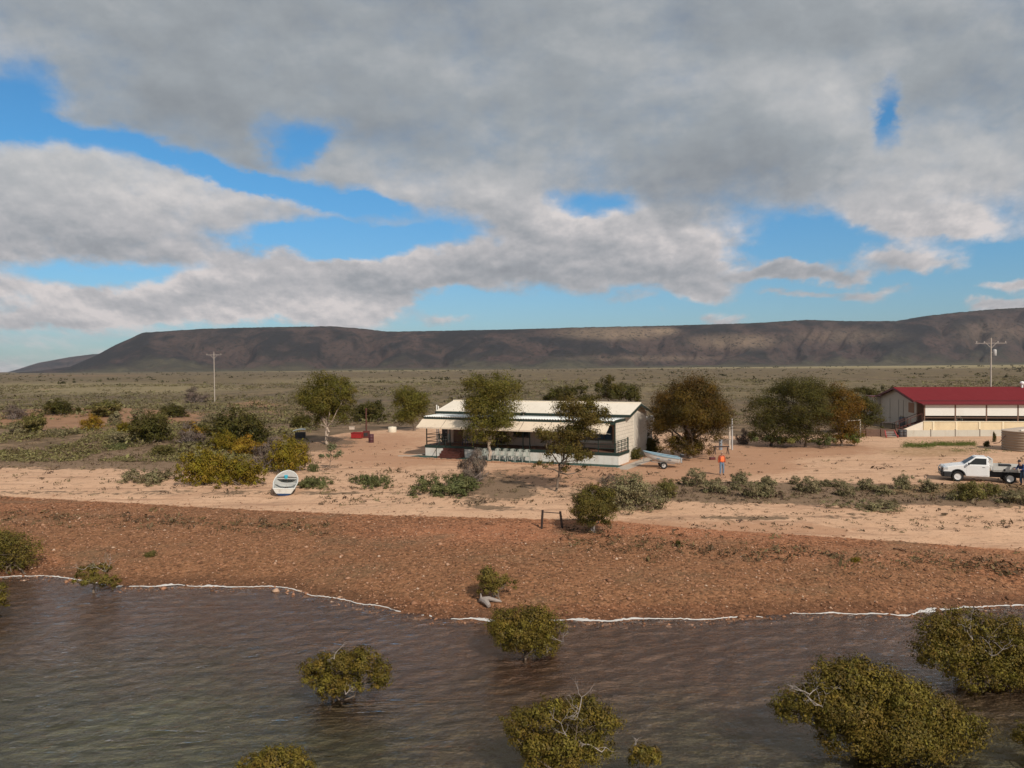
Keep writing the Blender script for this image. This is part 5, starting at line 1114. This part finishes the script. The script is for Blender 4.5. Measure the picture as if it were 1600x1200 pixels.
# ------------------------------------------------------------------ boats
def hull(root, L, Bm, Hh, side, bottom, inner, rimm, foredeck=None, keelrise=.35, split=.45):
    ts = np.linspace(0, 1, 15)
    def hb(t): return Bm / 2 * (0.86 + .14 * min(1, t / .35)) * (1 - max(0, (t - .35) / .65) ** 2.8) ** .65 if t < 1 else .012
    def sh(t): return Hh * (1 + .30 * t * t)
    def kz(t): return Hh * keelrise * max(0, (t - .45) / .55) ** 2.2 * 1.6
    def sec(t, s_, off=0.0):          # s_: 0 keel .. 1 gunwale
        w = hb(t); z0, z1 = kz(t), sh(t); x = L * t + (0.10 * L * (s_ - .5) * (t ** 4))
        y = (w - off) * (s_ ** .42); return (x, max(y, 0.004), z0 + off + (z1 - z0 - off) * s_ ** 1.35)
    def skin(name, a, b, mat, off=0.0):
        ss = np.linspace(a, b, 7); mb = MB()
        for sg in (1, -1): mb.loft([[(p[0], sg * p[1], p[2]) for p in (sec(t, s_, off) for s_ in ss)] for t in ts])
        return mb.build(name, mat, root, smooth=True)
    skin('hull_bottom', 0, split, bottom); skin('hull_side', split, 1, side); skin('interior', 0, 1, inner, .035)
    tm = MB(); ss = np.linspace(0, 1, 8); pts = [sec(0, s_) for s_ in ss]; poly = [(p[1], p[2]) for p in pts[::-1]] + [(-p[1], p[2]) for p in pts]
    tm.prism(poly, -.012, .035, lambda p, q_, t: (t, p, q_)); tm.build('transom', side, root)
    lo = [sec(0, s_) for s_ in np.linspace(0, split, 6)]; poly = [(p[1] * .995, p[2]) for p in lo[::-1]] + [(-p[1] * .995, p[2]) for p in lo]
    MB().prism(poly, -.022, -.013, lambda p, q_, t: (t, p, q_)).build('transom_band', bottom, root)
    gw = MB()
    for sg in (1, -1): gw.tube([(sec(t, 1)[0], sg * sec(t, 1)[1], sec(t, 1)[2]) for t in ts], .035, 6)
    gw.tube([(0, sec(0, 1)[1], Hh), (0, -sec(0, 1)[1], Hh)], .03, 6); gw.build('gunwale', rimm, root, smooth=True)
    if foredeck:
        fd = MB(); tq = np.linspace(.66, .995, 8)
        fd.loft([[(L * t + .05 * L * t ** 4, sg * (hb(t) - .02), sh(t) - .01 + .05 * (1 - abs(sg))) for sg in (-1, -.5, 0, .5, 1)] for t in tq]); fd.build('foredeck', foredeck, root, smooth=True)
    return hb, sh, kz
B = P(443, 775); dg = empty('dinghy', B + Vector((0, 0, .02)), 0, 'old white dinghy with blue stern pulled up on the sand', 'dinghy')
dg.rotation_euler = (rad(3), rad(-10), rad(101)) 
wp = M('worn_white_hull', (.60, .60, .56), .6, var=.15, scale=4, dirt=(.33, .29, .24), dirt_amt=.55); bp = M('blue_hull', (.016, .05, .13), .45, var=.25)
hb, sh, kz = hull(dg, 3.4, 1.55, .48, wp, bp, M('dinghy_inside', (.46, .46, .43), .7, var=.2, scale=3, dirt=(.26, .23, .19), dirt_amt=.6), M('gunwale_white', (.66, .66, .62), .6), M('foredeck_grey', (.42, .40, .37), .75, var=.3, scale=5, dirt=(.22, .19, .16)), split=.42)
for x, z_ in ((1.25, .40), (2.25, .44)): MB().bx(x - .13, x + .13, -hb(x / 3.7) + .09, hb(x / 3.7) - .09, z_, z_ + .035).build('thwart', M('thwart_grey', (.40, .39, .36), .7), dg)
MB().lathe([(.10, 0), (.13, .2), (.11, .2)], 14, (2.2, .05, .48)).build('bailer', M('cyan_plastic', (.05, .42, .55), .4), dg)
MB().tube([(.35, .06, .2), (.95, -.02, .24), (1.0, -.2, .24)], .03, 6).build('tiller', M('dark_timber', (.055, .035, .03), .8), dg)
MB().bx(.02, 1.1, -.42, .42, .10, .14).build('floorboard', M('floor_pale', (.5, .49, .46), .7, var=.2), dg)

B = P(1035, 730.5); tr_ = empty('boat_trailer', B, rad(176), 'small trailer carrying the blue and white boat', 'trailer')   # local x points to the bow
mtl = M('galv_steel', (.28, .27, .26), .45, .6)
mb = MB(); mb.bar((-.9, -.45, .42), (.9, -.35, .55), .06); mb.bar((-.9, .45 + .35, .42), (.9, .35 + .3, .55), .06); mb.bar((.9, .12, .55), (2.2, .12, .32), .07); mb.bar((0, -.5, .38), (0, 1.1, .38), .06); mb.bar((.9, -.35, .55), (.9, .68, .55), .06); mb.bar((1.5, .12, .42), (1.5, .12, .85), .05); mb.build('frame', mtl, tr_)
def wheel(root, c, R, W, rim, tyre=None, hub=.55):
    t = MB().lathe([(R * hub, -W / 2), (R * .9, -W / 2), (R, -W * .3), (R, W * .3), (R * .9, W / 2), (R * hub, W / 2)], 28, (0, 0, 0), 'Y', False).build('wheel', M('tyre', (.018, .018, .018), .85), root, smooth=True); t.location = c
    MB().lathe([(R * hub * 1.02, -W * .36), (R * hub * .98, -W * .44), (R * .42, -W * .2), (R * .2, -W * .25), (R * .18, -W * .40), (.01, -W * .42)], 24, (0, 0, 0), 'Y').build('rim', rim, t, smooth=True)
    MB().lathe([(R * hub * 1.02, W * .36), (R * hub * .98, W * .44), (R * .42, W * .2), (R * .2, W * .25), (R * .18, W * .40), (.01, W * .42)], 24, (0, 0, 0), 'Y').build('rim', rim, t, smooth=True); return t
galv = M('wheel_grey', (.55, .54, .52), .4, .3)
wheel(tr_, (0, .62 + .3, .28), .28, .17, galv); wheel(tr_, (0, -.5 - .1, .28), .28, .17, galv)
mb = MB()
bt_ = empty('boat', B, 0, 'white boat with blue gunwale lying bow up on the trailer', 'boat'); bt_.matrix_world = tr_.matrix_basis @ Matrix.Translation((-1.25, .14, .28)) @ Matrix.Rotation(rad(-7), 4, 'Y')
bl_ = M('sky_blue_rim', (.24, .36, .43), .5)
hb, sh, kz = hull(bt_, 2.75, 1.2, .56, M('hull_white', (.62, .60, .56), .5, var=.12, dirt=(.42, .36, .3), dirt_amt=.5), M('hull_white', (.6, .6, .6)), M('boat_inside_blue', (.05, .11, .16), .6, var=.3), bl_, None, .4, .3)
st_b = MB()
for sg in (1, -1): st_b.loft([[(2.75 * t + .03 * t ** 4 * 2.75, sg * (hb(t) + .012), sh(t) - .09), (2.75 * t + .05 * t ** 4 * 2.75, sg * (hb(t) + .014), sh(t) + .02)] for t in np.linspace(0, .99, 14)])
st_b.build('blue_stripe', bl_, bt_, smooth=True)
for x in (.8, 1.7): MB().bx(x - .12, x + .12, -hb(x / 2.75) + .07, hb(x / 2.75) - .07, .30, .335).build('thwart', M('thwart_blue', (.06, .17, .27), .6), bt_)
om = empty('outboard_motor', (0, 0, 0), 0, 'black outboard motor hung on the boat stern', 'outboard motor'); om.matrix_world = bt_.matrix_basis @ Matrix.Translation((-.06, 0, .56))
MB().box((-.14, 0, .16), (.34, .24, .28)).build('cowling', M('outboard_black', (.02, .02, .022), .4), om, bevel=.06); MB().box((-.12, 0, -.18), (.14, .09, .48)).build('leg', M('outboard_grey', (.30, .30, .30), .45), om, bevel=.02)
MB().lathe([(.02, -.03), (.12, 0), (.02, .03)], 12, (-.2, 0, -.42), 'X').build('propeller', M('outboard_grey', (.3, .3, .3), .45), om); MB().bx(-.02, .08, -.1, .1, -.08, .06).build('clamp', mtl, om)

# ------------------------------------------------------------------ utility truck
fw, rw = P(1507, 752.5), P(1578, 756); dv = fw - rw; ta = math.atan2(dv.y, dv.x); wb = 3.085
TR = empty('utility_truck', rw + Vector((math.cos(ta - math.pi / 2), math.sin(ta - math.pi / 2), 0)) * -.75 * (-1) * -1, ta, 'white single cab utility truck with a flat tray', 'truck')
# local: x forward, y to the near (camera) side is +
lf = Vector((-math.sin(ta), math.cos(ta), 0)); TR.location = rw - lf * .75; TR.location.z = min(fw.z, rw.z) + .0
wpaint = M('white_car_paint', (.74, .74, .73), .28, var=.03, scale=2, spec=.6, dirt=(.55, .45, .36), dirt_amt=.25); blk = M('black_bumper', (.02, .02, .022), .6); chrome = M('bright_steel', (.62, .62, .62), .22, .9)
arch = [(wb + .43 * math.cos(rad(a)), .40 + .43 * math.sin(rad(a))) for a in range(0, 181, 18)]
prof = [(1.2, .40)] + [(2.62, .40)] + arch[::-1][1:-1] + [(3.53, .44), (3.92, .50), (3.97, .72), (3.94, .92), (3.80, 1.02), (3.4, 1.10), (2.72, 1.20), (1.2, 1.22)]
xz = lambda p, q_, t: (p, t, q_)
body = MB(); ys2 = [(-.87, 0), (-.82, 1)]
body.prism(prof, -.86, .86, xz); body.build('body', wpaint, TR, bevel=.05)
gh0 = [(1.2, -.83, 1.21), (2.74, -.80, 1.19), (2.74, .80, 1.19), (1.2, .83, 1.21)]; gh1 = [(1.27, -.66, 1.70), (2.02, -.62, 1.715), (2.02, .62, 1.715), (1.27, .66, 1.70)]
rfm = [(1.34, -.60, 1.735), (1.95, -.56, 1.745), (1.95, .56, 1.745), (1.34, .60, 1.735)]
MB().loft([gh0, gh1, rfm], closed=True).build('cab_roof', wpaint, TR, bevel=.03)
def glasspane(name, q4, out=.012):
    q4 = [Vector(p) for p in q4]; nn = (q4[1] - q4[0]).cross(q4[2] - q4[0]).normalized()
    return MB().loft([q4, [p + nn * out for p in q4]], closed=True).build(name, M('car_glass', (.025, .028, .028), .3, var=.05, spec=.2), TR)
def lerp4(a, b, c_, d, u0, u1, w0, w1):
    a, b, c_, d = map(Vector, (a, b, c_, d)); f_ = lambda u, w: a.lerp(b, u).lerp(d.lerp(c_, u), w); return [f_(u0, w0), f_(u1, w0), f_(u1, w1), f_(u0, w1)]
glasspane('windscreen', lerp4(gh0[2], gh0[1], gh1[1], gh1[2], .07, .93, .1, .93)[::-1], -.014)
for sg in (1, -1):
    A = [(1.2, sg * .83, 1.21), (2.74, sg * .80, 1.19), (2.02, sg * .62, 1.715), (1.27, sg * .66, 1.70)]
    w = lerp4(A[0], A[1], A[2], A[3], .12, .86, .07, .86); glasspane('side_window', w if sg < 0 else w[::-1], .014)
    MB().bx(1.32, 2.56, sg * .862 - .004, sg * .862 + .004, .50, 1.17).build('door', wpaint, TR)
    MB().box((1.55, sg * .872, 1.05), (.16, .02, .03)).build('handle', blk, TR); MB().box((2.45, sg * .97, 1.28), (.09, .2, .16)).build('mirror', blk, TR, bevel=.03)
    MB().box((3.82, sg * .71, .93), (.30, .36, .17)).build('headlight', M('lamp_glass', (.5, .52, .54), .1, spec=.8), TR, bevel=.03)
    MB().tube([(wb + .46 * math.cos(rad(a)), sg * .865, .40 + .46 * math.sin(rad(a))) for a in range(-5, 186, 15)], .035, 6).build('wheel_arch', blk, TR, smooth=True)
    MB().bx(-.62, -.56, sg * .78 - .12, sg * .78 + .12, .2, .8).build('mudflap', blk, TR)
glasspane('rear_window', lerp4(gh0[3], gh0[0], gh1[0], gh1[3], .1, .9, .12, .9), -.014)
mb = MB(); mb.bx(3.58, 4.06, -.84, .84, .32, .72); mb.bx(3.50, 3.95, -.91, -.80, .32, .70); mb.bx(3.50, 3.95, .80, .91, .32, .70); mb.build('bumper', blk, TR, bevel=.05)
MB().bx(3.93, 4.0, -.5, .5, .68, .9).build('grille', M('grille_dark', (.03, .03, .03), .4), TR)
bb = MB()
for y in (-.48, .48): bb.tube([(4.1, y, .4), (4.12, y, .78), (4.05, y, .98)], .035, 8)
bb.tube([(4.06, -.48, .97), (4.06, .48, .97)], .033, 8); bb.tube([(4.1, -.48, .6), (4.1, .48, .6)], .028, 8); bb.build('bull_bar', chrome, TR, smooth=True)
MB().box((4.08, 0, .5), (.02, .36, .1)).build('number_plate', M('plate', (.6, .58, .5), .5), TR)
MB().bx(-1.0, 1.2, -.42, .42, .36, .72).build('chassis', blk, TR)
tray = MB().bx(-1.28, 1.0, -.90, .90, .80, .90).build('tray', M('tray_alloy', (.45, .43, .40), .5, .3, var=.2), TR)
sides = M('tray_side', (.55, .54, .51), .5, .2, var=.12)
for sg in (1, -1): MB().bx(-1.28, 1.0, sg * .90 - .02, sg * .90 + .02, .903, 1.18).build('drop_side', sides, tray)
MB().bx(-1.30, -1.26, -.87, .87, .903, 1.18).build('tailgate', sides, tray)
for x in (-.75, .35):
    for sg in (1, -1): MB().box((x, sg * .93, .93), (.09, .03, .16)).build('latch', blk, tray)
hbd = MB(); hbd.bx(1.02, 1.10, -.88, -.80, .9, 1.66); hbd.bx(1.02, 1.10, .80, .88, .9, 1.66); hbd.bx(1.02, 1.10, -.80, .80, 1.58, 1.66); hbd.bx(1.02, 1.10, -.80, .80, 1.12, 1.18)
for y in (-.4, 0, .4): hbd.bx(1.04, 1.08, y - .02, y + .02, 1.18, 1.58)
hbd.build('headboard', M('headboard_white', (.66, .66, .64), .4), TR)
MB().bx(wb - .44, wb + .44, -.70, .70, .42, .86).build('wheel_well', blk, TR)
whr = M('white_rim', (.66, .66, .65), .4)
for x in (0, wb):
    for y in (.74, -.74): wheel(TR, (x, y, .36), .36, .22, whr, hub=.62)
r = empty('tool_box', (0, 0, 0), 0, 'dark flat tool case lying in the truck tray', 'tool case'); r.matrix_world = TR.matrix_basis @ Matrix.Translation((.1, -.45, .9)); MB().bx(-.35, .35, -.25, .25, .003, .28).build('case', blk, r, bevel=.02); MB().tube([(-.1, .25, .16), (-.08, .3, .16), (.08, .3, .16), (.1, .25, .16)], .015, 6).build('handle', blk, r)

# ------------------------------------------------------------------ people
def skin_mesh(name, verts, edges, radii, mat, parent, root_i=0, levels=2):
    me = bpy.data.meshes.new(name); me.from_pydata(verts, edges, []); o = bpy.data.objects.new(name, me); COL.objects.link(o)
    md = o.modifiers.new('skin', 'SKIN'); md.use_smooth_shade = True
    for i, v in enumerate(me.skin_vertices[0].data):
        rr = radii[i]; v.radius = rr if hasattr(rr, '__len__') else (rr, rr); v.use_root = (i == root_i)
    sb = o.modifiers.new('sub', 'SUBSURF'); sb.levels = levels; sb.render_levels = levels
    bpy.context.view_layer.update()
    ev = o.evaluated_get(bpy.context.evaluated_depsgraph_get()); m2 = bpy.data.meshes.new_from_object(ev)
    bpy.data.objects.remove(o); m2.name = name
    for p in m2.polygons: p.use_smooth = True
    m2.materials.clear(); return link(name, m2, mat, parent)
def person(loc, rz, label, J, shirt, trousers, vest=None, hat=None, hair=(.05, .035, .025)):
    """J: joints in metres, x right of the figure as seen, -y is where it faces"""
    r = empty('person', loc, rz, label, 'person'); skinm = M('skin_tone', (.45, .26, .18), .55, var=.08); dark_boot = M('boot', (.03, .024, .02), .7)
    V = []; E = []; Rr = []
    def v(p, rad_): V.append(p); Rr.append(rad_); return len(V) - 1
    pel = v(J['pelvis'], (.13, .10)); ch = v(J['chest'], (.13, .09)); nk = v(J['neck'], .06); hd0 = v(J['chin'], .07); hd = v(J['head'], (.078, .095)); tp = v(J['crown'], (.06, .07))
    E += [(pel, ch), (ch, nk), (nk, hd0), (hd0, hd), (hd, tp)]
    for s in 'LR':
        sh_, el, wr = v(J['shoulder' + s], .062), v(J['elbow' + s], .043), v(J['wrist' + s], .03); pm = v(J['palm' + s], (.042, .02))
        E += [(ch, sh_), (sh_, el), (el, wr), (wr, pm)]
        d = (Vector(J['palm' + s]) - Vector(J['wrist' + s])).normalized()
        hp, kn, an_ = v(J['hip' + s], .088), v(J['knee' + s], .058), v(J['ankle' + s], .04); ft = v(J['toe' + s], (.04, .03)); E += [(pel, hp), (hp, kn), (kn, an_), (an_, ft)]
    body = skin_mesh('body', V, E, Rr, skinm, r)
    # fingers and thumb, each a bent chain from the palm
    for s, sg in (('L', -1), ('R', 1)):
        w, p_ = Vector(J['wrist' + s]), Vector(J['palm' + s]); d = (p_ - w).normalized(); side = Vector((0, 1, 0)); fv = []; fe = []; fr = []
        for k, ln in enumerate((.070, .080, .075, .058)):
            b = len(fv); o0 = p_ + side * (.030 - .020 * k) ; c = Vector((-sg * .3, 0, 0))
            fv += [tuple(o0), tuple(o0 + d * ln * .5), tuple(o0 + d * ln * .85 + c * ln * .5)]; fe += [(b, b + 1), (b + 1, b + 2)]; fr += [.010, .009, .007]
            if k: fe.append((b - 3, b))
        b = len(fv); o0 = w + d * .03 - side * .03; fv += [tuple(o0), tuple(o0 + d * .035 - side * .025), tuple(o0 + d * .07 - side * .025)]; fe += [(b, b + 1), (b + 1, b + 2), (b, 9)]; fr += [.012, .010, .008]
        skin_mesh('hand', fv, fe, fr, skinm, r, 0, 1)
    T = [tuple(Vector(J['pelvis']) - Vector((0, 0, .10))), tuple(Vector(J['pelvis']).lerp(Vector(J['chest']), .5)), J['chest'], tuple(Vector(J['chest']).lerp(Vector(J['neck']), .6))]
    sv = list(T); se = [(0, 1), (1, 2), (2, 3)]; sr = [(.20, .15), (.205, .155), (.215, .155), (.12, .10)]
    for s in 'LR':
        b = len(sv); sv += [J['shoulder' + s], J['elbow' + s], tuple(Vector(J['elbow' + s]).lerp(Vector(J['wrist' + s]), .85))]; se += [(2, b), (b, b + 1), (b + 1, b + 2)]; sr += [.078, .06, .048]
    skin_mesh('shirt', sv, se, sr, shirt, r)
    tv = [tuple(Vector(J['pelvis']) + Vector((0, 0, .12))), tuple(Vector(J['pelvis']) - Vector((0, 0, .06)))]; te = [(0, 1)]; trr = [(.165, .125), (.17, .13)]
    for s in 'LR':
        b = len(tv); tv += [J['hip' + s], J['knee' + s], tuple(Vector(J['ankle' + s]) + Vector((0, 0, .0)))]; te += [(1, b), (b, b + 1), (b + 1, b + 2)]; trr += [.105, .078, .066]
    skin_mesh('trousers', tv, te, trr, trousers, r)
    for s in 'LR':
        a_, t_ = Vector(J['ankle' + s]), Vector(J['toe' + s]); skin_mesh('boot', [tuple(a_ - Vector((0, 0, .0))), tuple(a_.lerp(t_, .15) - Vector((0, 0, .04))), tuple(t_)], [(0, 1), (1, 2)], [.058, .06, (.05, .04)], dark_boot, r, 0, 1)
    if vest: skin_mesh('vest', [tuple(Vector(J['pelvis']) - Vector((0, 0, .02))), T[1], J['chest'], tuple(Vector(J['chest']).lerp(Vector(J['neck']), .45))] + [tuple(Vector(J['chest']).lerp(Vector(J['shoulder' + s]), .7)) for s in 'LR'], [(0, 1), (1, 2), (2, 3), (2, 4), (2, 5)], [(.215, .165), (.215, .165), (.228, .168), (.13, .11), .105, .105], vest, r)
    hh, hc = Vector(J['head']), Vector(J['crown'])
    skin_mesh('hair', [tuple(hh + Vector((0, .03, .05))), tuple(hc + Vector((0, .012, .015)))], [(0, 1)], [(.085, .085), (.072, .072)], M('hair' + str(int(hair[0] * 1000)), hair, .8), r)
    f = MB()
    for sx in (-.03, .03): f.lathe([(.004, -.012), (.012, -.004), (.012, .004), (.004, .012)], 8, tuple(hh + Vector((sx, -.088, .01))), 'Y')
    f.build('eyes', M('eye', (.03, .025, .02), .3), body); MB().tube([hh + Vector((0, -.085, .01)), hh + Vector((0, -.115, -.025)), hh + Vector((0, -.09, -.03))], [.010, .016, .012], 6).build('nose', skinm, body, smooth=True)
    MB().box(tuple(hh + Vector((0, -.088, -.06))), (.045, .012, .01)).build('mouth', M('lips', (.30, .12, .09), .5), body)
    for sx in (-.082, .082): MB().lathe([(.01, -.008), (.028, 0), (.01, .008)], 8, tuple(hh + Vector((sx, .005, -.005))), 'X').build('ear', skinm, body, smooth=True)
    if hat:
        MB().lathe([(.095, 0), (.10, .02), (.09, .09), (.04, .125), (.005, .13)], 18, tuple(hh + Vector((0, .005, .06)))).build('cap', hat, r, smooth=True); MB().prism([(-.08, -.08), (.08, -.08), (.06, -.18), (-.06, -.18)], 0, .012, lambda p, q_, t: (p, q_, t)).build('peak', hat, r).location = hh + Vector((0, 0, .062))
    return r
STAND = dict(pelvis=(0, .02, .95), chest=(0, .03, 1.28), neck=(0, .02, 1.47), chin=(0, -.01, 1.54), head=(0, -.012, 1.63), crown=(0, .0, 1.70),
             shoulderL=(-.19, .03, 1.40), elbowL=(-.27, .03, 1.12), wristL=(-.26, -.06, .88), palmL=(-.255, -.08, .80), shoulderR=(.19, .03, 1.40), elbowR=(.26, .05, 1.12), wristR=(.25, -.03, .87), palmR=(.245, -.05, .79),
             hipL=(-.10, .02, .88), kneeL=(-.11, -.01, .48), ankleL=(-.125, .03, .09), toeL=(-.15, -.12, .04), hipR=(.10, .02, .88), kneeR=(.12, .0, .48), ankleR=(.13, .04, .09), toeR=(.17, -.1, .04))
jeans = M('blue_jeans', (.13, .19, .27), .85, var=.25, scale=10); orange = M('hi_vis_orange', (.80, .16, .045), .65, var=.1); rust_sh = M('rust_shirt', (.33, .07, .03), .8)
person(P(1128, 742.5), rad(12), 'person standing in an orange safety vest and blue jeans', STAND, rust_sh, jeans, orange, None, (.30, .24, .20))
BEND = dict(STAND, pelvis=(0, .05, .95), chest=(0, -.10, 1.25), neck=(0, -.20, 1.42), chin=(0, -.27, 1.46), head=(0, -.30, 1.54), crown=(0, -.29, 1.62), shoulderL=(-.19, -.12, 1.37), elbowL=(-.25, -.22, 1.12), wristL=(-.22, -.45, 1.10), palmL=(-.215, -.53, 1.10),
            shoulderR=(.19, -.12, 1.37), elbowR=(.25, -.22, 1.12), wristR=(.22, -.45, 1.10), palmR=(.215, -.53, 1.10))
pb = P(1598, 758.5); person(pb, rad(-75), 'person in a dark blue jacket leaning at the back of the truck', BEND, M('navy_jacket', (.020, .040, .13), .8), M('dark_jeans', (.06, .09, .14), .85, var=.25), None, M('dark_cap', (.025, .022, .03), .8))
#OBJECTS_END
